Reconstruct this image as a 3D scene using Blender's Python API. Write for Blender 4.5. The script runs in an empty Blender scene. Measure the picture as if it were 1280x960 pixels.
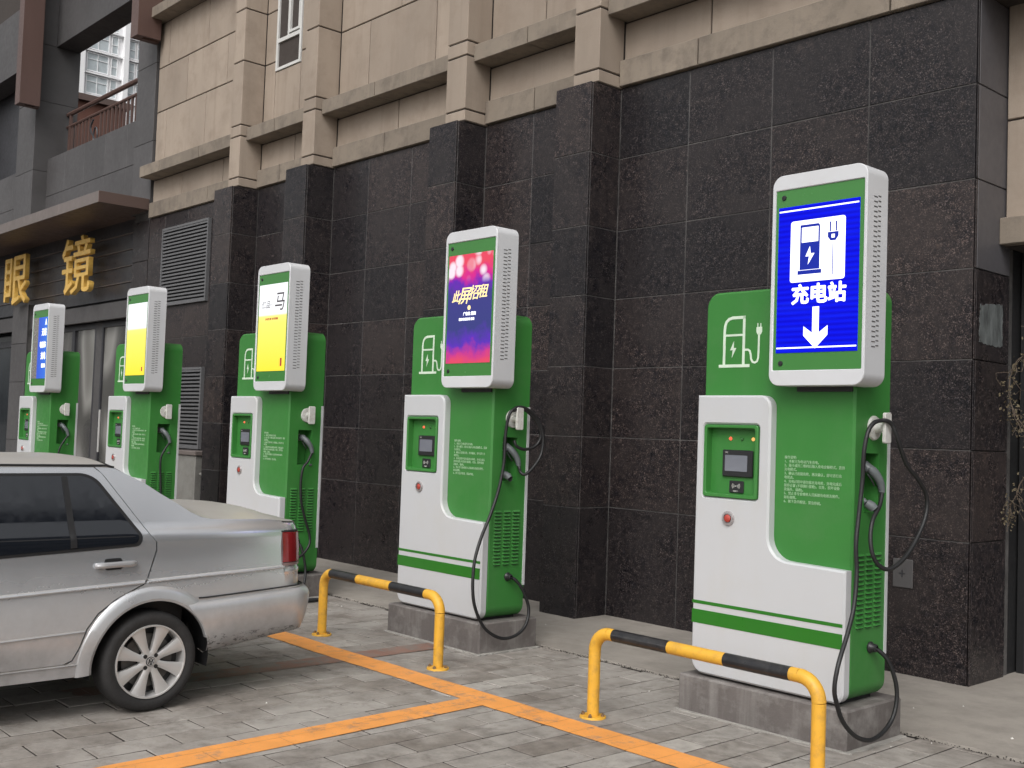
import bpy, bmesh, math, random
from mathutils import Vector, Matrix
from mathutils.geometry import tessellate_polygon, delaunay_2d_cdt
random.seed(7)
sc = bpy.context.scene
COL = sc.collection
S = 1.33                      # one drawing unit in metres
G = -0.1825                   # ground level in drawing units (0 = top of the concrete plinths)

# ------------------------------------------------------------------ camera
def rad(a): return math.radians(a)
YAW, PITCH, ROLL, FPX = 47.7106, 2.4868, 2.0058, 1375.89
F = Vector((-math.sin(rad(YAW))*math.cos(rad(PITCH)), math.cos(rad(YAW))*math.cos(rad(PITCH)), math.sin(rad(PITCH))))
R = Vector((math.cos(rad(YAW)), math.sin(rad(YAW)), 0)); U = R.cross(F)
R2 = R*math.cos(rad(ROLL)) + U*math.sin(rad(ROLL)); U2 = -R*math.sin(rad(ROLL)) + U*math.cos(rad(ROLL))
cam = bpy.data.objects.new('camera', bpy.data.cameras.new('camera')); COL.objects.link(cam)
mw = Matrix((R2, U2, -F)).transposed().to_4x4(); mw.translation = Vector((3.2748, -4.1774, 1.0938))*S
cam.matrix_world = mw
cam.data.sensor_width = 36; cam.data.lens = FPX/1280*36
cam.data.clip_start = .05; cam.data.clip_end = 2000
sc.camera = cam

# ------------------------------------------------------------------ light and exposure
SUN_EL, SUN_AZ = rad(46), rad(150)      # azimuth measured clockwise from +Y
w = bpy.data.worlds.new('World'); sc.world = w; w.use_nodes = True
nt = w.node_tree; bg = nt.nodes['Background']
sky = nt.nodes.new('ShaderNodeTexSky'); sky.sky_type = 'NISHITA'; sky.sun_disc = False
sky.sun_elevation = SUN_EL; sky.sun_rotation = SUN_AZ; sky.dust_density = 6; sky.air_density = 1.2
hsv = nt.nodes.new('ShaderNodeHueSaturation'); hsv.inputs['Saturation'].default_value = .14; hsv.inputs['Value'].default_value = 1.65
nt.links.new(sky.outputs[0], hsv.inputs['Color']); nt.links.new(hsv.outputs[0], bg.inputs['Color'])
bg.inputs['Strength'].default_value = .15
sun = bpy.data.objects.new('sun', bpy.data.lights.new('sun', 'SUN')); COL.objects.link(sun)
sun.data.energy = .75; sun.data.angle = rad(28); sun.data.color = (1, .975, .94)
sd = Vector((math.sin(SUN_AZ)*math.cos(SUN_EL), math.cos(SUN_AZ)*math.cos(SUN_EL), math.sin(SUN_EL)))
sun.rotation_euler = sd.to_track_quat('Z', 'Y').to_euler()
sc.view_settings.view_transform = 'Standard'; sc.view_settings.look = 'None'
sc.view_settings.exposure = -.58; sc.view_settings.gamma = 1

# ------------------------------------------------------------------ materials
def nodes(name):
    m = bpy.data.materials.new(name); m.use_nodes = True
    return m, m.node_tree, m.node_tree.nodes['Principled BSDF']
def N(nt, t, **k):
    n = nt.nodes.new(t)
    for a, b in k.items():
        if a in n.inputs: n.inputs[a].default_value = b
        else: setattr(n, a, b)
    return n
def noise(nt, scale, detail=4, rough=.6, stretch=None, obj=False):
    g = N(nt, 'ShaderNodeTexCoord').outputs['Object'] if obj else N(nt, 'ShaderNodeNewGeometry').outputs['Position']
    if stretch:
        mp = N(nt, 'ShaderNodeMapping'); mp.inputs['Scale'].default_value = stretch
        nt.links.new(g, mp.inputs[0]); g = mp.outputs[0]
    n = N(nt, 'ShaderNodeTexNoise'); n.inputs['Scale'].default_value = scale
    n.inputs['Detail'].default_value = detail; n.inputs['Roughness'].default_value = rough
    nt.links.new(g, n.inputs['Vector']); return n.outputs['Fac']
def ramp(nt, src, stops):
    r = N(nt, 'ShaderNodeValToRGB'); e = r.color_ramp.elements
    while len(e) < len(stops): e.new(.5)
    for i, (p, c) in enumerate(stops):
        e[i].position = p; e[i].color = (*c, 1) if isinstance(c, tuple) else (c, c, c, 1)
    nt.links.new(src, r.inputs[0]); return r.outputs[0]
def mix(nt, fac, a, b, mode='MIX'):
    x = N(nt, 'ShaderNodeMix'); x.data_type = 'RGBA'; x.blend_type = mode
    for s, v in ((0, fac), (6, a), (7, b)):
        if hasattr(v, 'is_linked'): nt.links.new(v, x.inputs[s])
        elif isinstance(v, (int, float)): x.inputs[s].default_value = v if s == 0 else (v, v, v, 1)
        else: x.inputs[s].default_value = (*v, 1)
    return x.outputs[2]
def math_(nt, op, a, b=0, clamp=False):
    x = N(nt, 'ShaderNodeMath'); x.operation = op; x.use_clamp = clamp
    for i, v in enumerate((a, b)):
        if hasattr(v, 'is_linked'): nt.links.new(v, x.inputs[i])
        else: x.inputs[i].default_value = v
    return x.outputs[0]
def bump(nt, p, h, strength=.3, dist=.01):
    b = N(nt, 'ShaderNodeBump'); b.inputs['Strength'].default_value = strength; b.inputs['Distance'].default_value = dist
    nt.links.new(h, b.inputs['Height']); nt.links.new(b.outputs[0], p.inputs['Normal'])
def M(name, col, rough=.5, var=.12, scale=3., metal=0, bmp=.0, bscale=60., dirt=None, dirtscale=5., dirtamt=.5, spec=.5, coat=0, rnd=0., stretch=None, obj=False, streak=0.):
    m, nt, p = nodes(name)
    f = noise(nt, scale, 5, stretch=stretch, obj=obj)
    lo = tuple(c*(1-var) for c in col); hi = tuple(min(1, c*(1+var)) for c in col)
    c = ramp(nt, f, [(.3, lo), (.7, hi)])
    if rnd:
        oi = N(nt, 'ShaderNodeObjectInfo').outputs['Random']
        c = mix(nt, 1, c, ramp(nt, oi, [(0, 1-rnd), (1, 1+rnd)] if rnd < 0 else [(0, 1-rnd), (1, 1.)]), 'MULTIPLY')
    if dirt:
        d = ramp(nt, noise(nt, dirtscale, 7, .7), [(.48, 0.), (.68, dirtamt)])
        c = mix(nt, d, c, dirt)
        if streak: c = mix(nt, ramp(nt, noise(nt, 7, 6, .65, (1, 1, .07)), [(.52, 0.), (.70, streak)]), c, dirt)
    nt.links.new(c, p.inputs['Base Color'])
    r = ramp(nt, noise(nt, scale*4+5, 4), [(.3, max(.02, rough-.08)), (.7, min(1, rough+.08))])
    nt.links.new(r, p.inputs['Roughness'])
    p.inputs['Metallic'].default_value = metal; p.inputs['Specular IOR Level'].default_value = spec
    if coat: p.inputs['Coat Weight'].default_value = coat; p.inputs['Coat Roughness'].default_value = .12
    if bmp: bump(nt, p, noise(nt, bscale, 5), bmp, .01)
    return m
def emis(name, col, strength=1.):
    m, nt, p = nodes(name); p.inputs['Base Color'].default_value = (*[c*.2 for c in col], 1)
    p.inputs['Emission Color'].default_value = (*col, 1); p.inputs['Emission Strength'].default_value = strength
    p.inputs['Roughness'].default_value = .25
    return m

MT = {}
MT['green'] = M('green_paint', (.040, .198, .038), .42, .05, 2, bmp=.03, bscale=180, dirt=(.085, .21, .075), dirtscale=2.6, dirtamt=.3, streak=.15, spec=.4)
MT['white'] = M('white_paint', (.52, .53, .545), .42, .02, 1.5, bmp=.02, bscale=200, dirt=(.50, .49, .46), dirtscale=2.2, dirtamt=.3, streak=.15)
MT['housing'] = M('housing_white', (.60, .61, .63), .35, .03, 2, dirt=(.5, .49, .48), dirtscale=3, dirtamt=.2)
MT['bezel'] = M('bezel_green', (.055, .21, .05), .2, .03, 2)
MT['stripe'] = M('stripe_green', (.022, .165, .014), .35, .04, 3)
MT['print'] = M('white_print', (.62, .74, .6), .5, .1, 8)
MT['dimprint'] = M('small_print', (.36, .56, .34), .5, .15, 30)
MT['black'] = M('black_plastic', (.018, .018, .02), .4, .1, 8)
MT['rubber'] = M('cable_rubber', (.013, .013, .014), .5, .2, 20, bmp=.1)
MT['grey_plastic'] = M('grey_plastic', (.12, .135, .14), .4, .12, 12)
MT['hookwhite'] = M('hook_white', (.6, .6, .57), .5, .06, 12, dirt=(.35, .3, .25), dirtscale=30)
MT['lcd'] = M('lcd_grey', (.17, .18, .21), .15, .05, 5)
MT['dark'] = M('dark_void', (.01, .01, .011), .7, .1, 3)
MT['deadpanel'] = M('dead_screen_grey', (.22, .21, .2), .25, .06, 6)
MT['red'] = M('red_button', (.40, .055, .04), .35, .08, 20)
MT['steelring'] = M('button_ring', (.45, .42, .42), .3, .06, 20, metal=.6)
MT['ledred'] = emis('red_led', (1, .16, .08), 1.6)
MT['ledoff'] = M('off_led', (.05, .16, .05), .2, .1, 20)
MT['ledorange'] = emis('orange_led', (1, .5, .15), 1.6)
MT['yellow'] = M('yellow_paint', (.74, .40, .04), .48, .08, 6, bmp=.05, bscale=90, dirt=(.26, .15, .06), dirtscale=9, dirtamt=.45)
MT['railblack'] = M('black_paint', (.016, .016, .018), .35, .2, 8, dirt=(.08, .075, .07), dirtscale=14, dirtamt=.3)
MT['disc'] = M('brake_disc', (.10, .095, .09), .5, .2, 20, metal=.5)
MT['bolt'] = M('rusty_bolt', (.25, .17, .1), .5, .3, 40, metal=.5)
MT['beige'] = M('beige_stone', (.370, .302, .242), .8, .12, 1.3, bmp=.12, bscale=70, dirt=(.23, .18, .14), dirtscale=2.4, dirtamt=.5, rnd=.2, stretch=(1, 1, .3), streak=.45)
MT['beigetrim'] = M('beige_trim', (.25, .208, .165), .85, .10, 2.2, bmp=.2, bscale=45, dirt=(.11, .09, .075), dirtscale=4, dirtamt=.6, rnd=.16, streak=.3)
MT['mortar'] = M('dark_joint', (.05, .04, .035), .9, .1, 5)
MT['grout'] = M('grey_grout', (.078, .074, .072), .9, .5, 4)
MT['greycladding'] = M('grey_cladding', (.085, .081, .082), .55, .12, 1.3, bmp=.05, bscale=30, dirt=(.055, .052, .052), dirtscale=1.5, dirtamt=.5, rnd=.18)
MT['brownmetal'] = M('brown_metal', (.105, .062, .052), .45, .1, 2.5, stretch=(1, 1, .2))
MT['canopybrown'] = M('canopy_brown', (.105, .07, .06), .5, .1, 1.2)
MT['canopygrey'] = M('canopy_fascia', (.16, .135, .125), .5, .15, .7)
MT['unseenwall'] = M('unseen_building_wall', (.13, .125, .12), .8, .08, .6)
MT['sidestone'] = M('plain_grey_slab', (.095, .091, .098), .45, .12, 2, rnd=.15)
MT['slat'] = M('dark_slat', (.035, .035, .04), .35, .2, 2)
MT['gold'] = M('gold_letter', (.80, .50, .12), .35, .1, 6, metal=.1)
MT['louver'] = M('louver_metal', (.125, .125, .13), .45, .08, 4)
MT['winframe'] = M('window_frame_white', (.62, .62, .6), .45, .05, 5)
MT['glassdark'] = M('dark_glass', (.03, .035, .04), .06, .2, 1.5, spec=.8)
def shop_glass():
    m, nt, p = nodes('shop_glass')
    c = ramp(nt, noise(nt, 1.1, 1, .4, (1, 1, .5)), [(.34, (.03, .03, .032)), (.5, (.10, .098, .092)), (.6, (.28, .275, .26)), (.75, (.10, .095, .085))])  # pale patches in the glass colour stand in for reflections
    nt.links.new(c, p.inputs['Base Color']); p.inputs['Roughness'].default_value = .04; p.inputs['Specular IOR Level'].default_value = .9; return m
MT['shopglass'] = shop_glass()
MT['towerwhite'] = M('tower_white', (.88, .88, .89), .7, .04, .3)
MT['towerglass'] = M('tower_glass', (.48, .53, .55), .25, .15, .8)
MT['brownwall'] = M('brown_brick_wall', (.12, .05, .035), .8, .2, 1)
MT['leaf'] = M('dry_leaf', (.12, .095, .055), .8, .5, 30)
MT['twig'] = M('dry_twig', (.10, .075, .055), .85, .3, 20)
MT['paper'] = M('torn_paper_residue', (.10, .11, .11), .8, .5, 22, stretch=(1, 1, .3))
MT['cabinet'] = M('cabinet_grey', (.22, .215, .20), .5, .08, 3, dirt=(.12, .11, .1), dirtscale=4)
MT['tyre'] = M('tyre_rubber', (.022, .021, .021), .75, .2, 14, bmp=.1)
MT['rim'] = M('rim_alloy', (.58, .57, .56), .42, .02, .5, metal=.5)
MT['seal'] = M('black_seal', (.012, .012, .013), .45, .1, 8)
MT['carglass'] = M('tinted_glass', (.008, .010, .014), .04, .0, 3, spec=1.)
MT['lamplow'] = M('grey_lens', (.22, .15, .145), .2, .1, 10)
MT['lamp'] = M('tail_lamp_red', (.20, .010, .013), .15, .15, 10, coat=.6)
MT['handle'] = M('handle_silver', (.42, .42, .43), .35, .05, 8, metal=.5)
MT['litter'] = M('pale_litter', (.6, .58, .55), .8, .1, 10)

def granite():
    m, nt, p = nodes('speckled_granite')
    g = N(nt, 'ShaderNodeNewGeometry').outputs['Position']
    v = N(nt, 'ShaderNodeTexVoronoi'); v.inputs['Scale'].default_value = 150; nt.links.new(g, v.inputs['Vector'])
    sep = N(nt, 'ShaderNodeSeparateColor'); nt.links.new(v.outputs['Color'], sep.inputs[0])
    spk = ramp(nt, sep.outputs[0], [(.0, (.0072, .0070, .0078)), (.45, (.0128, .0122, .0130)), (.68, (.0245, .0225, .0238)), (.86, (.043, .0365, .0365)), (.97, (.085, .079, .078))])
    blot = ramp(nt, noise(nt, 16, 6, .75), [(.38, (.42, .44, .54)), (.62, (1.62, 1.46, 1.40))])
    c = mix(nt, 1, spk, blot, 'MULTIPLY')
    c = mix(nt, ramp(nt, noise(nt, 2.2, 5), [(.44, 0.), (.60, .55)]), c, (.031, .027, .027))
    c = mix(nt, ramp(nt, noise(nt, 3.1, 6, .7), [(.64, 0.), (.76, .4)]), c, (.12, .092, .08))
    c = mix(nt, ramp(nt, noise(nt, 5.5, 8, .8, (1.5, 1.5, .5)), [(.66, 0.), (.72, .35)]), c, (.14, .13, .13))
    oi = N(nt, 'ShaderNodeObjectInfo').outputs['Random']
    c = mix(nt, 1, c, ramp(nt, oi, [(0, (.74, .76, .80)), (.35, (1.0, .98, .99)), (.75, (1.18, 1.11, 1.08)), (1, (1.5, 1.36, 1.28))]), 'MULTIPLY')
    nt.links.new(c, p.inputs['Base Color'])
    r = ramp(nt, noise(nt, 5, 6, .7), [(.3, .22), (.7, .42)]); nt.links.new(r, p.inputs['Roughness'])
    p.inputs['Specular IOR Level'].default_value = .32
    bump(nt, p, noise(nt, 140, 3), .06, .004)
    return m
MT['granite'] = granite()

def paver_mat():
    m, nt, p = nodes('grey_paver')
    at = N(nt, 'ShaderNodeAttribute'); at.attribute_name = 'rnd'
    oi = N(nt, 'ShaderNodeObjectInfo').outputs['Random']
    r = math_(nt, 'FRACT', math_(nt, 'ADD', at.outputs['Fac'], oi))
    base = ramp(nt, r, [(0, (.188, .163, .142)), (.3, (.218, .193, .170)), (.7, (.245, .220, .197)), (.93, (.275, .252, .228)), (1, (.40, .372, .338))])
    c = mix(nt, 1, base, ramp(nt, noise(nt, 9, 7, .72), [(.3, .68), (.7, 1.28)]), 'MULTIPLY')
    big = ramp(nt, noise(nt, 1.1, 7, .72), [(.42, .0), (.60, .65)])
    c = mix(nt, big, c, (.40, .375, .345))
    st = ramp(nt, noise(nt, 4.2, 9, .78), [(.52, 0.), (.66, .65)])
    c = mix(nt, st, c, (.115, .096, .081))
    zz = N(nt, 'ShaderNodeSeparateXYZ'); nt.links.new(N(nt, 'ShaderNodeNewGeometry').outputs['Position'], zz.inputs[0])
    c = mix(nt, math_(nt, 'LESS_THAN', zz.outputs[2], (G-.0026)*S), c, (.040, .033, .028))      # soil caught in the joints
    nt.links.new(c, p.inputs['Base Color'])
    nt.links.new(ramp(nt, noise(nt, 4, 5), [(.3, .55), (.7, .9)]), p.inputs['Roughness'])
    bump(nt, p, noise(nt, 60, 6, .7), .35, .006)
    return m
MT['paver'] = paver_mat()
MT['joint'] = M('joint_sand', (.032, .027, .023), .95, .4, 12, bmp=.5, bscale=80)
MT['apron'] = M('worn_concrete', (.30, .272, .24), .85, .14, 2.2, bmp=.3, bscale=60, dirt=(.19, .17, .15), dirtscale=3, dirtamt=.55)
MT['plinth'] = M('plinth_concrete', (.135, .120, .113), .75, .14, 4, bmp=.35, bscale=40, dirt=(.27, .255, .24), dirtscale=5.5, dirtamt=.7, stretch=(1, 1, .5), streak=.6)
MT['smear'] = M('mortar_smear', (.33, .315, .29), .9, .15, 9, bmp=.4, bscale=60)
def line_mat(name, col, wear, lo=.56, hi=.66):
    m, nt, p = nodes(name)
    c = ramp(nt, noise(nt, 5, 5), [(.3, tuple(x*.9 for x in col)), (.7, tuple(min(1, x*1.08) for x in col))])
    c = mix(nt, ramp(nt, noise(nt, 7, 8, .75), [(lo, 0.), (hi, wear)]), c, (.20, .18, .16))
    c = mix(nt, ramp(nt, noise(nt, 60, 4, .7), [(.6, 0.), (.7, wear*.6)]), c, (.2, .17, .14))
    nt.links.new(c, p.inputs['Base Color']); p.inputs['Roughness'].default_value = .65
    bump(nt, p, noise(nt, 60, 5), .25, .004); return m
MT['line'] = line_mat('orange_line_paint', (.80, .33, .08), .7, .54, .68)
MT['faded'] = line_mat('faded_red_line_paint', (.26, .145, .11), 1., .46, .6)

def car_paint():
    m, nt, p = nodes('silver_car_paint')
    pos = N(nt, 'ShaderNodeNewGeometry').outputs['Position']
    sp = N(nt, 'ShaderNodeSeparateXYZ'); nt.links.new(pos, sp.inputs[0])
    fl = ramp(nt, noise(nt, 3, 2), [(.3, (.76, .775, .80)), (.7, (.80, .815, .84))])
    # road dust: gathers low on the doors and on upward faces
    low = math_(nt, 'MULTIPLY', math_(nt, 'SUBTRACT', .66, sp.outputs[2]), 1.9, True)
    d = math_(nt, 'MULTIPLY', low, ramp(nt, noise(nt, 2.2, 7, .65), [(.25, .25), (.75, .95)]), True)
    c = mix(nt, d, fl, (.150, .136, .126))
    nz = N(nt, 'ShaderNodeSeparateXYZ'); nt.links.new(N(nt, 'ShaderNodeNewGeometry').outputs['Normal'], nz.inputs[0])
    up = math_(nt, 'MULTIPLY', ramp(nt, nz.outputs[2], [(.82, 0.), (.96, .85)]), ramp(nt, noise(nt, 3, 6, .6), [(.2, .7), (.8, 1.)]))
    c = mix(nt, up, c, (.30, .27, .225))
    sc_ = math_(nt, 'MULTIPLY', ramp(nt, noise(nt, 18, 9, .8, (1, 1, 2.5)), [(.53, 0.), (.57, .8)]), math_(nt, 'LESS_THAN', math_(nt, 'ABSOLUTE', math_(nt, 'SUBTRACT', sp.outputs[2], .125)), .045))
    rear = math_(nt, 'GREATER_THAN', sp.outputs[1], -2.4)
    c = mix(nt, math_(nt, 'MULTIPLY', sc_, rear), c, (.045, .04, .038))
    nt.links.new(c, p.inputs['Base Color'])
    mt = math_(nt, 'SUBTRACT', .82, math_(nt, 'MULTIPLY', math_(nt, 'MAXIMUM', d, up), .78), True)
    nt.links.new(mt, p.inputs['Metallic'])
    rr = math_(nt, 'ADD', .20, math_(nt, 'MULTIPLY', math_(nt, 'MAXIMUM', d, up), .4)); nt.links.new(rr, p.inputs['Roughness'])
    nt.links.new(math_(nt, 'SUBTRACT', .7, math_(nt, 'MULTIPLY', math_(nt, 'MAXIMUM', d, up), .8), True), p.inputs['Coat Weight']); p.inputs['Coat Roughness'].default_value = .12
    return m
MT['car'] = car_paint()

# ------------------------------------------------------------------ geometry helpers (drawing units, scaled by S on build)
class Geo:
    def __init__(s): s.v = []; s.f = []; s.m = []
    def add(s, vs, fs, mi=0):
        o = len(s.v); s.v += [tuple(v) for v in vs]; s.f += [tuple(i+o for i in f) for f in fs]; s.m += [mi]*len(fs); return s
    def box(s, x0, x1, y0, y1, z0, z1, mi=0):
        return s.add([(x, y, z) for z in (z0, z1) for y in (y0, y1) for x in (x0, x1)],
                     [(0, 2, 3, 1), (4, 5, 7, 6), (0, 1, 5, 4), (2, 6, 7, 3), (0, 4, 6, 2), (1, 3, 7, 5)], mi)
    def cbox(s, x0, x1, y0, y1, z0, z1, c, mi=0):     # box with chamfered edges all round
        c = min(c, (x1-x0)*.45, (y1-y0)*.45, (z1-z0)*.45)
        bm = bmesh.new(); bmesh.ops.create_cube(bm, size=1)
        for v in bm.verts:
            v.co = Vector((x0+(v.co.x+.5)*(x1-x0), y0+(v.co.y+.5)*(y1-y0), z0+(v.co.z+.5)*(z1-z0)))
        bmesh.ops.bevel(bm, geom=list(bm.edges), offset=c, segments=1, affect='EDGES')
        bm.verts.index_update()
        s.add([v.co[:] for v in bm.verts], [[v.index for v in f.verts] for f in bm.faces], mi); bm.free(); return s
    def tube(s, pts, r, n=10, closed=False, mi=0, cap=True):
        pts = [Vector(p) for p in pts]; m = len(pts); rs = r if isinstance(r, (list, tuple)) else [r]*m
        up = None; rings = []
        for i, p in enumerate(pts):
            t = (pts[(i+1) % m]-pts[i-1]) if closed else (pts[min(i+1, m-1)]-pts[max(i-1, 0)])
            t.normalize()
            if up is None: up = t.orthogonal()
            up = (up - t*up.dot(t)).normalized(); b = t.cross(up)
            rings.append([p + (up*math.cos(2*math.pi*k/n) + b*math.sin(2*math.pi*k/n))*rs[i] for k in range(n)])
        vs = [v for g in rings for v in g]; fs = []
        for i in range(m if closed else m-1):
            a, b_ = i*n, ((i+1) % m)*n
            for k in range(n): fs.append((a+k, a+(k+1) % n, b_+(k+1) % n, b_+k))
        if not closed and cap: fs += [tuple(range(n))[::-1], tuple(range((m-1)*n, m*n))]
        return s.add(vs, fs, mi)
    def prism(s, outline, holes, d0, d1, axis='y', c=0, mi=0):
        loops = [outline]+list(holes)
        def P(a, b, d): return (a, d, b) if axis == 'y' else ((d, a, b) if axis == 'x' else (a, b, d))
        n0 = [len(l) for l in loops]
        def inset(l, k, sgn):
            o = []; m = len(l)
            area = sum(l[i-1][0]*l[i][1]-l[i][0]*l[i-1][1] for i in range(m))
            q = 1 if area > 0 else -1
            for i in range(m):
                a, b, e = Vector(l[i-1]), Vector(l[i]), Vector(l[(i+1) % m])
                u = (b-a).normalized(); v = (e-b).normalized()
                n1 = Vector((-u.y, u.x))*q; n2 = Vector((-v.y, v.x))*q
                h = (n1+n2); h = h/max(.3, h.dot(n1)) if h.length > 1e-6 else n1
                o.append((b+h*k*sgn)[:])
            return o
        sg = -1 if d1 > d0 else 1
        front = [inset(l, c, 1 if i == 0 else -1) if c else l for i, l in enumerate(loops)]
        tri = tessellate_polygon([[Vector((a, b, 0)) for a, b in l] for l in front])
        vf = [P(a, b, d0) for l in front for a, b in l]
        vm = [P(a, b, d0-sg*c) for l in loops for a, b in l]
        vb = [P(a, b, d1) for l in loops for a, b in l]
        n = sum(n0); vs = vf+(vm if c else [])+vb; fs = [tuple(t) for t in tri]
        ob = n*(2 if c else 1); fs += [tuple(i+ob for i in t[::-1]) for t in tri]
        st = 0
        for m in n0:
            for i in range(m):
                a, b = st+i, st+(i+1) % m
                if c: fs += [(a, b, b+n, a+n), (a+n, b+n, b+ob, a+ob)]
                else: fs += [(a, b, b+ob, a+ob)]
            st += m
        return s.add(vs, fs, mi)
    def lathe(s, prof, n=32, org=(0, 0, 0), axis='x', mi=0):   # prof: (radius, along)
        vs = []; m = len(prof)
        for k in range(n):
            a = 2*math.pi*k/n
            for r, h in prof:
                p = (h, r*math.cos(a), r*math.sin(a)) if axis == 'x' else ((r*math.cos(a), h, r*math.sin(a)) if axis == 'y' else (r*math.cos(a), r*math.sin(a), h))
                vs.append((p[0]+org[0], p[1]+org[1], p[2]+org[2]))
        fs = [(k*m+i, k*m+i+1, ((k+1) % n)*m+i+1, ((k+1) % n)*m+i) for k in range(n) for i in range(m-1)]
        return s.add(vs, fs, mi)
    def mesh(s, name, mats, smooth=35, fixn=True, merge=True):
        me = bpy.data.meshes.new(name)
        me.from_pydata([(a*S, b*S, c*S) for a, b, c in s.v], [], s.f)
        for i, p in enumerate(me.polygons): p.material_index = s.m[i]
        if fixn:
            bm = bmesh.new(); bm.from_mesh(me)
            if merge: bmesh.ops.remove_doubles(bm, verts=bm.verts, dist=1e-5)
            bmesh.ops.recalc_face_normals(bm, faces=bm.faces); bm.to_mesh(me); bm.free()
        for m in (mats if isinstance(mats, (list, tuple)) else [mats]): me.materials.append(MT[m] if isinstance(m, str) else m)
        if smooth:
            for p in me.polygons: p.use_smooth = True
            me.set_sharp_from_angle(angle=rad(smooth))
        return me
    def build(s, name, mats, parent=None, label=None, kind=None, loc=None, **k):
        return link(name, s.mesh(name, mats, **k), parent, label, kind, loc)
def link(name, me, parent=None, label=None, kind=None, loc=None):
    o = bpy.data.objects.new(name, me); COL.objects.link(o)
    if parent is not None: o.parent = parent
    if loc is not None: o.location = Vector(loc)*S
    if label: o['label'] = label
    if kind: o['kind'] = kind
    return o
def thing(name, label, cat, loc=(0, 0, 0), group=None, rz=0):
    o = bpy.data.objects.new(name, None); COL.objects.link(o); o.location = Vector(loc)*S; o.rotation_euler.z = rz
    o.empty_display_size = .1
    o['label'] = label; o['category'] = cat
    if group: o['group'] = group
    return o
def tag(o, label, cat, group=None):
    o['label'] = label; o['category'] = cat
    if group: o['group'] = group
    return o
def copy_tree(o, parent=None):
    c = o.copy(); COL.objects.link(c)
    if parent is not None: c.parent = parent
    for ch in kids.get(o, []): copy_tree(ch, c)
    return c
def rrect(a0, b0, a1, b1, r, n=6):
    rs = r if isinstance(r, (list, tuple)) else [r]*4        # corners: (a0,b0) (a1,b0) (a1,b1) (a0,b1)
    o = []
    for (ca, cb, st), q in zip(((a0, b0, 180), (a1, b0, 270), (a1, b1, 0), (a0, b1, 90)), rs):
        if q <= 0: o.append((ca, cb)); continue
        oa = ca+q if ca == a0 else ca-q; ob = cb+q if cb == b0 else cb-q
        for i in range(n+1):
            t = rad(st+90*i/n); o.append((oa+q*math.cos(t), ob+q*math.sin(t)))
    return o
def spline(pts, k=6):
    P_ = [Vector(p) for p in pts]; o = []
    for i in range(len(P_)-1):
        p0, p1, p2, p3 = P_[max(i-1, 0)], P_[i], P_[i+1], P_[min(i+2, len(P_)-1)]
        for j in range(k):
            t = j/k
            o.append(.5*((2*p1)+(p2-p0)*t+(2*p0-5*p1+4*p2-p3)*t*t+(3*p1-p0-3*p2+p3)*t**3))
    o.append(P_[-1]); return o
def text(name, body, size, x, z, y, mat, parent, align='LEFT', bold=0., ext=.0015, sx=1., line=1.15, shear=0, axis='y', label=None):
    c = bpy.data.curves.new(name, 'FONT'); c.body = body; c.size = size*S; c.align_x = align
    c.extrude = ext*S; c.space_line = line; c.shear = shear; c.resolution_u = 2
    t = bpy.data.objects.new(name, c); COL.objects.link(t)
    me = bpy.data.meshes.new_from_object(t.evaluated_get(bpy.context.evaluated_depsgraph_get()))
    bpy.data.objects.remove(t); bpy.data.curves.remove(c)
    if bold:
        bm = bmesh.new()
        for i, (dx, dz) in enumerate(((0, 0), (1, 0), (-1, 0), (0, 1), (0, -1), (.7, .7), (-.7, .7), (.7, -.7), (-.7, -.7))):
            n0 = len(bm.verts); bm.from_mesh(me); bm.verts.ensure_lookup_table()
            for v in bm.verts[n0:]: v.co += Vector((dx*bold*S, dz*bold*S, -i*ext*S*.03))
        bm.to_mesh(me); bm.free()
    for v in me.vertices:
        a, b, d = v.co; v.co = (a*sx+x*S, -d+y*S, b+z*S)
    me.materials.clear(); me.materials.append(MT[mat] if isinstance(mat, str) else mat); me.name = name
    return link(name, me, parent, label)
kids = {}
def index_children():
    kids.clear()
    for o in sc.objects:
        if o.parent: kids.setdefault(o.parent, []).append(o)

# ------------------------------------------------------------------ GROUND
o = Geo().add([(-150, -150, G-.016), (150, -150, G-.016), (150, 150, G-.016), (-150, 150, G-.016)], [(0, 1, 2, 3)]).build('ground', 'joint', kind='structure', smooth=0)
pavement = thing('pavement', '', ''); del pavement['label'], pavement['category']; pavement['kind'] = 'structure'
PX, PL, PW = .27, .34, .158
gap = .0066
KERB = .462
tops = []        # paver tops for clipping the painted lines
def paver_mesh(L, W, seed):
    rr = random.Random(seed); h = .02; c = .0028
    a, b = W/2-gap/2, L/2-gap/2
    v = []
    for z, k in ((-h, 0), (-c, 0), (0, c)):
        for sx, sy in ((-1, -1), (1, -1), (1, 1), (-1, 1)):
            v.append((sx*(a-k)+rr.uniform(-.0008, .0008), sy*(b-k)+rr.uniform(-.001, .001), z))
    f = [(8, 9, 10, 11)]
    for q in (0, 4):
        for i in range(4): f.append((q+i, q+(i+1) % 4, q+4+(i+1) % 4, q+4+i))
    return v, f
pavers = []
for i in range(-90, 32):
    cx = PX+PW*(i+.5)
    off = (-.42 if i % 2 == 0 else -.25)+random.uniform(-.012, .012)
    y = off + math.ceil((KERB-off)/PL)*PL
    while y > -9.5:
        y0, y1 = y-PL, min(y, KERB)
        if y1-y0 > .03: pavers.append((cx, (y0+y1)/2, y1-y0))
        y -= PL
camp = Vector((3.2748, -4.1774, 1.0938))
def in_view(x, y, z=G, m=.02):
    d = Vector((x, y, z))-camp; zz = d.dot(F)
    if zz < .3: return None
    u, v = 640+FPX*d.dot(R2)/zz, 480-FPX*d.dot(U2)/zz
    return (u, v, zz) if -60 < u < 1340 and -60 < v < 1010 else None
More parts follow.
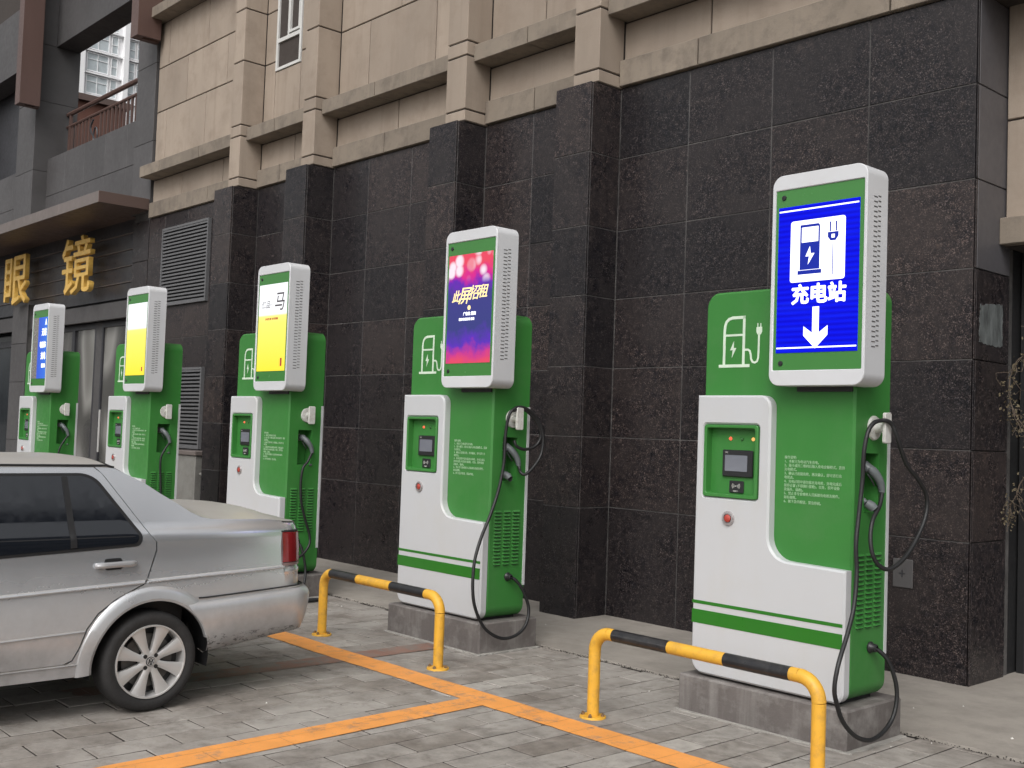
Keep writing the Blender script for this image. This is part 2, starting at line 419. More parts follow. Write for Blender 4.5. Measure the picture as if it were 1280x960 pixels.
vis = sorted([p for p in pavers if in_view(p[0], p[1])], key=lambda p: in_view(p[0], p[1])[2])
# what the car and plinths hide is left out of the separately built ones
def hidden(p): return (-2.55 < p[0] < -1.42 and p[1] < -1.35)
near = [p for p in vis if not hidden(p)][:296]; ns = set(near)
cache = {}
for p in near:
    key = round(p[2], 3), random.randrange(3) if abs(p[2]-PL) < 1e-3 else 0
    if key not in cache:
        v, f = paver_mesh(p[2], PW, hash(key) & 255)
        me = Geo().add(v, f).mesh('paver', 'paver', smooth=0, fixn=False)
        at = me.attributes.new('rnd', 'FLOAT', 'POINT'); cache[key] = me
    o = link('paver', cache[key], pavement, loc=(p[0], p[1], G+random.uniform(-.0008, .0008)))
    o.rotation_euler = (random.uniform(-.005, .005), random.uniform(-.008, .008), random.uniform(-.009, .009))
g = Geo(); rv = []
for p in pavers:
    if p in ns: continue
    v, f = paver_mesh(p[2], PW, 3); z = G+random.uniform(-.002, .002); tx = random.uniform(-.006, .006)
    g.add([(a+p[0], b+p[1], c+z+a*tx) for a, b, c in v], f); rv += [random.random()]*12
me = g.mesh('far_pavers', 'paver', smooth=0, fixn=False)
at = me.attributes.new('rnd', 'FLOAT', 'POINT'); at.data.foreach_set('value', rv)
link('far_pavers', me, pavement, kind='stuff')

def clip(poly, a, b, c):       # keep a*x+b*y<=c
    o = []
    for i in range(len(poly)):
        p, q = poly[i-1], poly[i]; dp, dq = a*p[0]+b*p[1]-c, a*q[0]+b*q[1]-c
        if (dp <= 0) != (dq <= 0):
            t = dp/(dp-dq); o.append((p[0]+(q[0]-p[0])*t, p[1]+(q[1]-p[1])*t))
        if dq <= 0: o.append(q)
    return o
def painted(name, quad, mat, lift=.0035):
    # quad: start left, end left, end right, start right; the edges wander a few millimetres like hand-rolled paint
    g = Geo(); g2 = .0010; rr = random.Random(len(name))
    A, B, C_, D = [Vector(q) for q in quad]
    n = int((B-A).length/.045); l, rt_ = [], []
    for i in range(n+1):
        t = i/n; a, b = A.lerp(B, t), D.lerp(C_, t); w_ = (b-a)
        l.append(a+w_*(rr.uniform(-.018, .018)+.02*math.sin(t*n*.23))); rt_.append(b+w_*(rr.uniform(-.018, .018)+.02*math.sin(t*n*.31+1)))
    for i in range(n):
        q = [l[i], l[i+1], rt_[i+1], rt_[i]]
        x0, x1 = min(p.x for p in q), max(p.x for p in q); y0, y1 = min(p.y for p in q), max(p.y for p in q)
        for cx, cy, L in pavers:
            if cx+PW/2 < x0 or cx-PW/2 > x1 or cy+L/2 < y0 or cy-L/2 > y1: continue
            pl = [p[:] for p in q]
            for a, b, c in ((1, 0, cx+PW/2-g2), (-1, 0, -(cx-PW/2+g2)), (0, 1, cy+L/2-g2), (0, -1, -(cy-L/2+g2))):
                pl = clip(pl, a, b, c)
                if not pl: break
            if len(pl) >= 3:
                ar = sum(pl[k-1][0]*pl[k][1]-pl[k][0]*pl[k-1][1] for k in range(len(pl)))
                if ar < 0: pl = pl[::-1]
                if abs(ar) > 1e-7: g.add([(x, y, G+lift) for x, y in pl], [tuple(range(len(pl)))])
    return g.build(name, mat, kind='structure', smooth=0, merge=False, fixn=False)
painted('bay_end_line', [(-9, -.735), (3, -.765), (3, -.595), (-9, -.565)], 'line', .0036)
painted('bay_side_line', [(-.70, -3.2), (-.50, -3.2), (-.61, -.74), (-.77, -.74)], 'line', .0034)
painted('faded_bay_line', [(-1.93, -2.2), (-1.76, -2.2), (-1.76, -.05), (-1.93, -.05)], 'faded', .0032)

# concrete apron between kerb joint and wall, with a ragged front edge
rr = random.Random(3); xs = [-20+.06*i for i in range(int(26/.06))]
fr = []; j = 0
for x in xs:
    j = j*.7+rr.uniform(-.006, .006); fr.append((x, .50+j-.016*math.sin(x*1.7)*0))
g = Geo(); n = len(fr)
vs = [(x, y, G-.012) for x, y in fr]+[(x, y+.004, G+.0015+rr.uniform(-.001, .001)) for x, y in fr]+[(x, 2.9, G+.008) for x, y in fr]
g.add(vs, [(i, i+1, n+i+1, n+i) for i in range(n-1)]+[(n+i, n+i+1, 2*n+i+1, 2*n+i) for i in range(n-1)])
g.build('concrete_apron', 'apron', kind='structure', smooth=0, fixn=False)
# rubble in the joint and litter on the ground
g = Geo()
def pebble(x, y, z, r, rr):
    g.add([(x+r*dx*rr.uniform(.6, 1.3), y+r*dy*rr.uniform(.6, 1.3), z+r*dz*rr.uniform(.5, .9)) for dx, dy, dz in ((1, 0, 0), (0, 1, 0), (-1, 0, 0), (0, -1, 0), (0, 0, 1), (0, 0, -1))],
          [(0, 1, 4), (1, 2, 4), (2, 3, 4), (3, 0, 4), (1, 0, 5), (2, 1, 5), (3, 2, 5), (0, 3, 5)])
for i in range(2600):
    x = rr.uniform(-6, 2.6); d = abs(rr.gauss(0, .012)); pebble(x, .482+rr.choice((-1, 1))*d, G-.004+rr.uniform(-.004, .004), rr.uniform(.0015, .005), rr)
g.build('joint_rubble', 'joint', kind='stuff', smooth=0)
g = Geo()
for x, y, r in ((.62, .95, .006), (.75, 1.2, .005), (1.16, .8, .010), (.98, .42, .005), (.86, .3, .005), (.32, 1.35, .004), (-.35, .12, .006),
                (-2.15, .9, .01), (-1.9, .7, .007), (-2.7, .35, .008), (-3.3, .25, .007), (-2.0, 1.0, .007), (-1.2, -1.55, .006), (.9, .22, .005)):
    pebble(x, y, G+.003, r, rr)
g.build('litter_scraps', 'litter', kind='stuff', smooth=0)

# ------------------------------------------------------------------ GRANITE AND BEIGE BUILDING
WY, PY = 1.6433, 1.3285
ROWS = [G, .5831, 1.0783, 1.5708, 2.0675, 2.5585, 3.0831]
bld = thing('stone_clad_building', 'tall building with beige stone upper wall, dark granite base and projecting pilasters', 'building', (0, WY, G))
bo = Vector((0, WY, G))
def part(g, name, mats, parent, **k):        # geometry written in world drawing units, stored relative to its root
    off = k.pop('off', bo)
    g.v = [(a-off.x, b-off.y, c-off.z) for a, b, c in g.v]
    return g.build(name, mats, parent, **k)
pc = {}
def piece(name, x0, x1, y0, y1, z0, z1, mat, parent, c=.003, off=None):
    off = bo if off is None else off
    key = (name, mat, round(x1-x0, 3), round(y1-y0, 3), round(z1-z0, 3))
    if key not in pc:
        pc[key] = Geo().cbox(-(x1-x0)/2, (x1-x0)/2, -(y1-y0)/2, (y1-y0)/2, -(z1-z0)/2, (z1-z0)/2, c).mesh(name, mat, smooth=0)
    return link(name, pc[key], parent, loc=Vector(((x0+x1)/2, (y0+y1)/2, (z0+z1)/2))-off)
JG = .0030; TOP = 3.60
core = part(Geo().box(-9.98, .5525, WY+.0035, WY+.5, G-.3, TOP-.01), 'wall', 'grout', bld)
def tile(x0, x1, y0, y1, z0, z1, parent=core):
    j = random.uniform(-.0008, .0008)
    piece('granite_tile', x0, x1, y0+j, y1+j, z0+JG, z1-JG, 'granite', parent)
def wall_cols(js, rows):
    js = sorted(js)
    for a, b in zip(js, js[1:]):
        for c, d in zip(rows, rows[1:]): tile(a+JG, b-JG, WY, WY+.02, c, d)
R7 = ROWS+[TOP]
wall_cols([.556, -.0873, -.7632, -1.4311, -2.058], R7)
wall_cols([-2.405, -2.978, -3.545], R7)
wall_cols([-3.90, -4.5494, -5.2131, -5.806], R7)
wall_cols([-6.18, -6.72, -7.27], R7)
wall_cols([-7.66, -8.32], R7)
wall_cols([-8.32, -8.92, -9.53], [G, .3, .77]); wall_cols([-8.32, -8.92, -9.53], [1.71, 2.0675, 2.46]); wall_cols([-8.32, -8.92, -9.53], [3.42, TOP])
wall_cols([-9.53, -9.98], R7)
for c, d in zip(R7, R7[1:]):          # right return face of the wall
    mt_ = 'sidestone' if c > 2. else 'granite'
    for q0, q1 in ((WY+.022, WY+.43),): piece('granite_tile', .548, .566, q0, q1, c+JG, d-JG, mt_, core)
    tile(.5595, .5665, WY, WY+.018, c, d)
part(Geo().box(.2, .547, WY+.5, WY+1.2, G, 2.23), 'return_wall', 'dark', bld)
PIL = [(-2.408, -2.058), (-3.90, -3.545), (-6.18, -5.806), (-7.66, -7.27)]
for a, b in PIL:
    pr = part(Geo().box(a+.0035, b-.0035, PY+.0035, WY+.02, G-.2, 3.57), 'pilaster', 'grout', bld)
    for c, d in zip(ROWS+[3.585], (ROWS+[3.585])[1:]):
        tile(a, b-.002, PY, PY+.018, c, d, pr)
        tile(b-.018, b, PY+.0195, WY-.004, c, d, pr); tile(a, a+.018, PY+.0195, WY-.004, c, d, pr)
# louvers
for z0, z1 in ((2.46, 3.42), (.77, 1.71)):
    x0, x1 = -9.53, -8.32
    lv = part(Geo().box(x0+.02, x1-.02, WY-.003, WY+.0025, z0+.02, z1-.02, 1).box(x0+.003, x0+.03, WY-.038, WY+.0025, z0+.003, z1-.003).box(x1-.03, x1-.003, WY-.038, WY+.0025, z0+.003, z1-.003)
              .box(x0+.031, x1-.031, WY-.038, WY+.0025, z1-.03, z1-.003).box(x0+.031, x1-.031, WY-.038, WY+.0025, z0+.003, z0+.03), 'louver_grille', ['louver', 'dark'], bld, smooth=0)
    n = 22 if z1 > 3 else 21
    for i in range(n):
        z = z0+.035+(z1-z0-.08)*i/(n-1)
        if 'slatm' not in pc:
            pc['slatm'] = Geo().add([(-.57, -.001, -.011), (.57, -.001, -.011), (.57, .012, -.006), (-.57, .012, -.006), (-.57, -.001, .010), (.57, -.001, .010), (.57, .012, .012), (-.57, .012, .012)],
                                    [(0, 3, 2, 1), (4, 5, 6, 7), (0, 1, 5, 4), (2, 3, 7, 6), (0, 4, 7, 3), (1, 2, 6, 5)]).mesh('slat', 'louver', smooth=0)
        link('slat', pc['slatm'], lv, loc=Vector(((x0+x1)/2, WY-.034, z))-bo)

# beige upper wall
BY = 1.662
bcore = part(Geo().box(-9.98, 3.0, BY+.012, BY+.6, TOP+.005, 9.2), 'upper_wall', 'mortar', bld)
BJ = .0062
def bp(x0, x1, z0, z1, y0=BY, d=.03, mat='beige', parent=None, name='stone_panel'):
    piece(name, x0+BJ, x1-BJ, y0, y0+d, z0+BJ, z1-BJ, mat, parent or bcore, c=.004)
def brow(xs, z0, z1, **k):
    xs = sorted(xs)
    for a, b in zip(xs, xs[1:]): bp(a, b, z0, z1, **k)
Z1, Z2, Z3, Z4, Z5 = 4.235, 4.946, 5.51, 6.08, 6.75
segs = {'A': (-2.06, 3.0), 'B': (-3.54, -2.31), 'C': (-5.81, -3.79), 'D': (-7.28, -6.03), 'E': (-9.97, -7.50)}
low = {'A': [-1.278, .0, 1.3], 'B': [], 'C': [-4.808], 'D': [-6.6], 'E': [-9.167, -8.143]}
band = {'A': [-1.348, .05, 1.5], 'B': [-2.95], 'C': [-4.949], 'D': [-6.8], 'E': [-9.389, -8.4]}
ledg = {'A': [-1.1, .1, 1.4], 'B': [-2.9], 'C': [-4.931], 'D': [-6.7], 'E': [-9.409, -8.38]}
upj = {'A': [[-1.6, -.6, .5, 1.6], [-1.1, 0, 1.1, 2.2]], 'B': [[-2.9], [-3.2, -2.6]], 'C': [[-5.314, -4.295], [-4.826]], 'E': [[-9.69, -8.649], [-9.161, -8.149]]}
for k, (a, b) in segs.items():
    brow([a, b]+low[k], 3.80, 4.085)
    brow([a, b]+band[k], TOP, 3.80, y0=1.612, d=.075, mat='beigetrim')
    brow([a, b]+ledg[k], 4.085, Z1, y0=1.47, d=.22, mat='beigetrim')
    if k == 'D':
        for z0, z1 in ((Z1, Z2), (Z2, Z3), (Z3, Z4)):
            bp(-7.28, -7.06, max(z0, Z1), z1); bp(-6.55, -6.03, z0, z1)
        bp(-7.06, -6.55, Z1, 4.83); bp(-7.28, -6.03, Z4+.2, 7.2); bp(-7.28, -6.03, 7.2, 9.2)
        continue
    zs = [Z1, Z2, Z3, Z4, Z5, 7.4, 8.1, 9.2]
    for i, (z0, z1) in enumerate(zip(zs, zs[1:])): brow([a, b]+upj[k][i % 2], z0, z1)
    if k == 'E': brow([a, b]+ledg[k], Z4, Z4+.14, y0=1.47, d=.19, mat='beigetrim')
for a, b in ((-2.31, -2.06), (-3.79, -3.54), (-6.03, -5.81), (-7.50, -7.28)):
    pb = part(Geo().box(a+.01, b-.01, 1.41, BY+.02, 3.59, 9.2), 'stone_pilaster', 'mortar', bld)
    zs = [3.592, 3.69, 4.135, 4.255, Z2, Z3, 6.1, 6.7, 7.4, 8.2, 9.2]
    for z0, z1 in zip(zs, zs[1:]):
        piece('stone_block', a, b, 1.40, BY-.002, z0+BJ, z1-BJ, 'beige', pb, c=.005)
# window
wn = part(Geo().box(-7.055, -7.02, 1.655, 1.70, 4.835, 6.2).box(-6.59, -6.555, 1.655, 1.70, 4.835, 6.2).box(-7.02, -6.59, 1.655, 1.70, 4.835, 4.865).box(-7.02, -6.59, 1.655, 1.70, 5.135, 5.175)
          .box(-6.83, -6.80, 1.655, 1.70, 5.175, 6.2).box(-6.80, -6.775, 1.648, 1.69, 5.19, 6.19).box(-6.775, -6.61, 1.648, 1.69, 5.19, 5.215).box(-6.61, -6.59, 1.648, 1.69, 5.19, 6.19), 'window', 'winframe', bld, smooth=0)
part(Geo().box(-7.025, -6.585, 1.675, 1.68, 4.86, 6.2), 'pane', 'glassdark', wn)
# right side: recessed beige wall, ledge, dark opening
rt = part(Geo().box(.567, 3., 2.012, 2.3, 2.23, 3.70), 'recessed_wall', 'mortar', bld)
bp(.566, 1.6, 2.385, 2.95, y0=2.0, parent=rt); bp(1.6, 3., 2.385, 2.95, y0=2.0, parent=rt); bp(.566, 1.2, 2.95, 3.66, y0=2.0, parent=rt); bp(1.2, 3, 2.95, 3.66, y0=2.0, parent=rt)
piece('stone_ledge', .566, 3., 1.93, 2.22, 2.235, 2.385, 'beigetrim', rt, c=.004)
part(Geo().box(.552, 3., BY+.04, 2.011, 3.615, 3.9), 'soffit', 'beigetrim', bld)
part(Geo().box(.20, 3.2, 2.75, 2.85, G-.1, 2.4).box(.56, .60, 2.25, 2.75, G, 2.3), 'gateway_wall', 'dark', bld)
part(Geo().box(.60, .66, 2.25, 2.30, G, 2.22).box(.66, 2.9, 2.25, 2.29, 2.14, 2.22), 'gate_frame', 'slat', bld)

# worn patch, cover plate
pp = Geo(); rr = random.Random(5)
ol = []
for (a0, b0), (a1, b1) in (((1.70, 1.665), (1.99, 1.66)), ((1.99, 1.66), (1.985, 1.90)), ((1.985, 1.90), (1.71, 1.875)), ((1.71, 1.875), (1.70, 1.665))):
    for i in range(16): ol.append((a0+(a1-a0)*i/16+rr.uniform(-.006, .006), b0+(b1-b0)*i/16+rr.uniform(-.006, .006)))
pp.prism(ol, [], .5685, .5665, 'x')
tag(pp.build('paper_residue', 'paper'), 'grey torn rectangle of poster residue on the side face of the granite corner', 'poster')
cp = thing('cover_plate', 'small square blue grey metal cover plate low on the granite wall beside the nearest charger', 'plate', (.185, WY, .38))
co = Vector((.185, WY, .38))
part(Geo().cbox(.125, .245, WY-.008, WY-.0005, .30, .46, .004), 'plate', 'greycladding', cp, off=co)
part(Geo().box(.18, .186, WY-.011, WY-.0085, .36, .40).box(.165, .1795, WY-.011, WY-.0085, .377, .383).box(.1865, .201, WY-.011, WY-.0085, .377, .383), 'emblem', 'slat', cp, off=co)

# ------------------------------------------------------------------ GREY FRAME BUILDING ON THE LEFT
gb = thing('grey_frame_building', 'grey clad building with open balcony, brown fins and glazed shop front at left', 'building', (-12, WY, G))
go = Vector((-12, WY, G))
def gp(g, name, mats, parent=None, **k): return part(g, name, mats, parent or gb, off=go, **k)
def gcol(x0, x1, y0, y1, z0, z1, zs, name='column'):
    c = gp(Geo().box(x0+.01, x1-.01, y0+.01, y1, z0, z1), name, 'mortar')
    zz = [z0]+[z for z in zs if z0 < z < z1]+[z1]
    for a, b in zip(zz, zz[1:]): piece('cladding_panel', x0, x1, y0, y1-.005, a+.002, b-.002, 'greycladding', c, c=.003, off=go)
    return c
gcol(-10.55, -9.995, WY-.01, 2.28, 3.70, 9.2, [4.6, 5.6, 6.9, 8.0])
gcol(-15.12, -14.34, WY-.01, 2.28, 3.86, 9.2, [4.9, 6.0, 6.9, 8.0])
gcol(-19.9, -19.1, WY-.01, 2.28, 3.86, 9.2, [4.9, 6.0, 6.9, 8.0])
for x0, x1 in ((-14.34, -10.55), (-19.1, -15.12)):
    bm_ = gp(Geo().box(x0, x1, 1.93, 2.24, 6.91, 9.2), 'beam', 'mortar')
    piece('cladding_panel', x0+.002, x1-.002, 1.90, 2.27, 6.90, 8.0, 'greycladding', bm_, off=go)
    pr = gp(Geo().box(x0, x1, 1.87, 2.2, 3.86, 5.08), 'parapet', 'mortar')
    n = 5
    for i in range(n):
        a, b = x0+(x1-x0)*i/n, x0+(x1-x0)*(i+1)/n
        piece('cladding_panel', a+.003, b-.003, 1.85, 1.868, 3.86, 4.50, 'greycladding', pr, off=go)
        piece('cladding_panel', a+.003, b-.003, 1.85, 1.868, 4.505, 5.10, 'greycladding', pr, off=go)
gp(Geo().box(-21.5, -15.11, 2.285, 2.4, 3.7, 7.4), 'rear_wall', 'slat')
# balcony railing
rl = gp(Geo().tube([(-14.33, 2.13, 5.86), (-10.5, 2.13, 5.86)], .035, 8).tube([(-14.33, 2.13, 5.66), (-10.5, 2.13, 5.66)], .025, 8), 'railing', 'brownmetal')
pc['bal'] = Geo().box(-.014, .014, -.014, .014, -.31, .29).mesh('baluster', 'brownmetal', smooth=0)
for i in range(27):
    x = -14.25+i*.14
    if i in (7, 8, 23, 24): continue
    link('baluster', pc['bal'], rl, loc=Vector((x, 2.13, 5.36))-go)
for cx in (-13.2, -10.98):
    gp(Geo().tube(spline([(cx-.08+.10*math.sin(t*6.28), 2.13, 5.10+.5*t) for t in [k/8 for k in range(9)]], 3), .013, 6)
       .tube([(cx+.02+.075*math.cos(t), 2.13, 5.33+.13*math.sin(t)) for t in [k*.42 for k in range(15)]], .012, 6, closed=True), 'railing_scroll', 'slat', rl)
for x in (-14.2, -11.6): gp(Geo().box(x-.025, x+.025, 2.11, 2.15, 5.05, 5.85), 'railing_post', 'brownmetal', rl)
# brown fins in front of the columns
for x0 in (-10.04, -14.29):
    f_ = gp(Geo().prism([(x0, 1.30), (x0+.21, 1.30), (x0+.21, 1.60), (x0+.17, 1.60), (x0+.17, 1.40), (x0+.10, 1.40), (x0+.10, 1.63), (x0, 1.63)], [], 5.83, 9.2, 'z'), 'brown_fin', 'brownmetal', smooth=0)
    gp(Geo().box(x0+.11, x0+.16, 1.42, 1.625, 5.9, 9.2), 'fin_web', 'canopybrown', f_)
# canopy
cn = gp(Geo().box(-20, -10.0, 1.00, WY+.3, 3.715, 3.85), 'canopy', 'canopybrown', smooth=0)
xs_ = [-20, -18.4, -16.9, -15.4, -14.0, -12.6, -11.3, -10.0]
for a, b in zip(xs_, xs_[1:]): piece('fascia_panel', a+.003, b-.003, .985, .999, 3.712, 3.853, 'canopygrey', cn, off=go)
piece('fascia_panel', -9.999, -9.985, .985, WY-.02, 3.712, 3.853, 'canopybrown', cn, off=go)
# shop front
sb = gp(Geo().box(-20, -10.46, 1.80, 1.9, 2.42, 3.72), 'sign_band', 'dark')
for i in range(5):
    z = 2.68+i*.215
    piece('sign_slat', -20, -10.47, 1.765, 1.80, z, z+.20, 'slat', sb, off=go)
    piece('slat_edge', -20, -10.47, 1.745, 1.80, z+.2025, z+.213, 'canopygrey', sb, off=go)
gp(Geo().box(-20, -10.46, 1.73, 1.9, 2.42, 2.64), 'lintel', 'greycladding')
cc = gp(Geo().box(-10.45, -9.995, WY+.01, 2.3, G, 3.70), 'granite_pier', 'grout')
for c, d in zip(R7, R7[1:]): piece('granite_tile', -10.46, -9.992, WY-.003, WY+.009, c+JG, min(d, 3.70)-JG, 'granite', cc, off=go); piece('granite_tile', -10.468, -10.461, WY+.012, 2.28, c+JG, d-JG, 'granite', cc, off=go)
for a, b in ((-15.0, -14.32), (-19.6, -18.9)):
    cc = gp(Geo().box(a+.01, b-.01, 1.69, 2.3, G, 2.80), 'shop_pier', 'grout')
    for c, d in zip([G, .7, 1.6, 2.2], [.7, 1.6, 2.2, 2.80]): piece('granite_tile', a, b, 1.67, 1.689, c+JG, d-JG, 'greycladding', cc, off=go)
fx = [-10.46, -10.78, -11.86, -12.06, -12.9, -14.32]
for a, b in zip(fx, fx[1:]):
    if b == -12.06: continue
    d_ = gp(Geo().box(b, b+.05, 1.86, 1.92, G, 2.42).box(a-.05, a, 1.86, 1.92, G, 2.42).box(b+.05, a-.05, 1.86, 1.92, 2.34, 2.42).box(b+.05, a-.05, 1.86, 1.92, G, G+.12), 'shop_door' if b == -11.86 else 'shop_window', 'slat', smooth=0)
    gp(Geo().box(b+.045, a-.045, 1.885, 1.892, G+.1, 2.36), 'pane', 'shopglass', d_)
    if b == -11.86: gp(Geo().tube([(-11.7, 1.82, .62), (-11.7, 1.82, 1.2)], .015, 8), 'door_handle', 'rim', d_)
gp(Geo().box(-12.06, -11.86, 1.86, 1.95, G, 2.42), 'mullion', 'greycladding')
d_ = gp(Geo().box(-18.9, -18.8, 1.9, 1.95, G, 2.8).box(-18.8, -15.0, 1.9, 1.95, 2.2, 2.3), 'shop_window', 'slat', smooth=0)
gp(Geo().box(-18.8, -15.0, 1.92, 1.93, G, 2.8), 'pane', 'glassdark', d_)
gp(Geo().box(-20, -10.46, 4.2, 4.3, G, 3.7), 'shop_back_wall', 'dark')
# gold shop letters
for ch, x, lab in (('眼', -15.10, 'gold Chinese character, left one of the pair on the dark shop sign band'), ('镜', -12.62, 'gold Chinese character, right one of the pair, nearest the granite wall')):
    o = text('shop_letter', ch, 1.0, 0, 0, 0, 'gold', None, bold=.005, ext=.030, sx=1.12)
    o.location = Vector((x, 1.55, 2.86))*S; o.scale = (1, 1, .86); tag(o, lab, 'sign letter')

# cabinet by the granite wall, seen between two chargers
cb = thing('wall_cabinet', 'plain grey utility cabinet on the ground below the lower louver grille', 'cabinet', (-8.6, WY-.15, G))
co = Vector((-8.6, WY-.15, G))
part(Geo().cbox(-8.52, -7.94, WY-.25, WY-.006, G, .71, .006), 'body', 'cabinet', cb, off=co)
part(Geo().cbox(-8.54, -7.92, WY-.27, WY-.008, .713, .76, .006), 'top_cover', 'canopygrey', cb, off=co)
cb = thing('low_box', 'low dark grey box against the granite wall right of the grey utility cabinet', 'box', (-8.0, WY-.1, G))
co = Vector((-8.0, WY-.1, G))
part(Geo().cbox(-7.90, -7.67, WY-.20, WY-.006, G, .50, .006), 'body', 'greycladding', cb, off=co)
part(Geo().cbox(-7.91, -7.665, WY-.215, WY-.008, .503, .53, .004), 'lid', 'cabinet', cb, off=co)

# ------------------------------------------------------------------ FAR BUILDINGS
tw = thing('white_tower_block', 'pale white high rise with rows of windows seen through the open balcony', 'building', (-77, 26, G))
to = Vector((-77, 26, G))
wl = part(Geo().box(-83, -75.4, 16, 34, G, 40), 'wall', 'towerwhite', tw, off=to, smooth=0)
pilm = Geo()
for y in (24.45, 27.62, 31.0, 21.1): pilm.box(-75.4, -74.9, y, y+.35, G, 40)
part(pilm, 'facade_rib', 'towerwhite', tw, off=to, smooth=0)
pc['twf'] = Geo().box(-.06, .10, -.80, -.74, -.68, .68).box(-.06, .10, .74, .80, -.68, .68).box(-.06, .10, -.74, .74, .62, .68).box(-.06, .10, -.74, .74, -.68, -.62).box(-.04, .08, -.02, .02, -.62, .62).box(-.04, .07, -.74, .74, .18, .22).mesh('window', 'towerwhite', smooth=0)
pc['twp'] = Geo().box(-.03, .02, -.75, .75, -.63, .63).mesh('pane', 'towerglass', smooth=0)
pc['tnf'] = Geo().box(-.06, .10, -.24, -.20, -.68, .68).box(-.06, .10, .20, .24, -.68, .68).box(-.06, .10, -.2, .2, .62, .68).box(-.06, .10, -.2, .2, -.68, -.62).box(-.04, .07, -.2, .2, -.02, .02).mesh('window', 'towerwhite', smooth=0)
pc['tnp'] = Geo().box(-.03, .02, -.21, .21, -.63, .63).mesh('pane', 'towerglass', smooth=0)
for r in range(9):
    z = 20.1+r*1.62
    for y, kd in ((22.3, 'tw'), (23.6, 'tn'), (25.85, 'tw'), (27.05, 'tn'), (28.35, 'tn'), (29.5, 'tw')):
        o = link('window', pc[kd+'f'], tw, loc=Vector((-75.35, y, z))-to); link('pane', pc[kd+'p'], o)
    if r % 1 == 0: part(Geo().box(-75.4, -75.12, 21.2, 31, z+.74, z+.84), 'floor_band', 'towerwhite', tw, off=to)
bb = thing('brown_building', 'low reddish brown building below the white tower, seen behind the balcony railing', 'building', (-41, 12, G))
co = Vector((-41, 12, G))
part(Geo().box(-44, -40, 8, 13.6, G, 13.5), 'wall', 'brownwall', bb, off=co)
part(Geo().box(-44, -39.8, 7.9, 13.7, 13.505, 13.75), 'roof_edge', 'canopybrown', bb, off=co)

ob = thing('unseen_opposite_building', 'unseen grey building across the car park, added and shaped for the car window reflection', 'building', (15, 2, G))  # out of frame; added and sized to put a dark skyline in the car glass
co = Vector((15, 2, G))
OBX, OBH = 12.5, 11.5
part(Geo().box(OBX, OBX+6, .8, 6.2, G, OBH), 'wall', 'unseenwall', ob, off=co, smooth=0)
part(Geo().box(OBX-.2, OBX+6.2, .6, 6.4, OBH+.003, OBH+.25), 'parapet', 'canopygrey', ob, off=co, smooth=0)
pc['obw'] = Geo().box(-.04, .02, -.72, .72, -.62, .62).mesh('window', 'slat', smooth=0); pc['obp'] = Geo().box(-.05, -.02, -.66, .66, -.56, .56).mesh('pane', 'slat', smooth=0)
for r_ in range(3):
    for c_ in range(3):
        o = link('window', pc['obw'], ob, loc=Vector((OBX, 1.7+1.8*c_, 1.8+2.4*r_))-co); link('pane', pc['obp'], o)

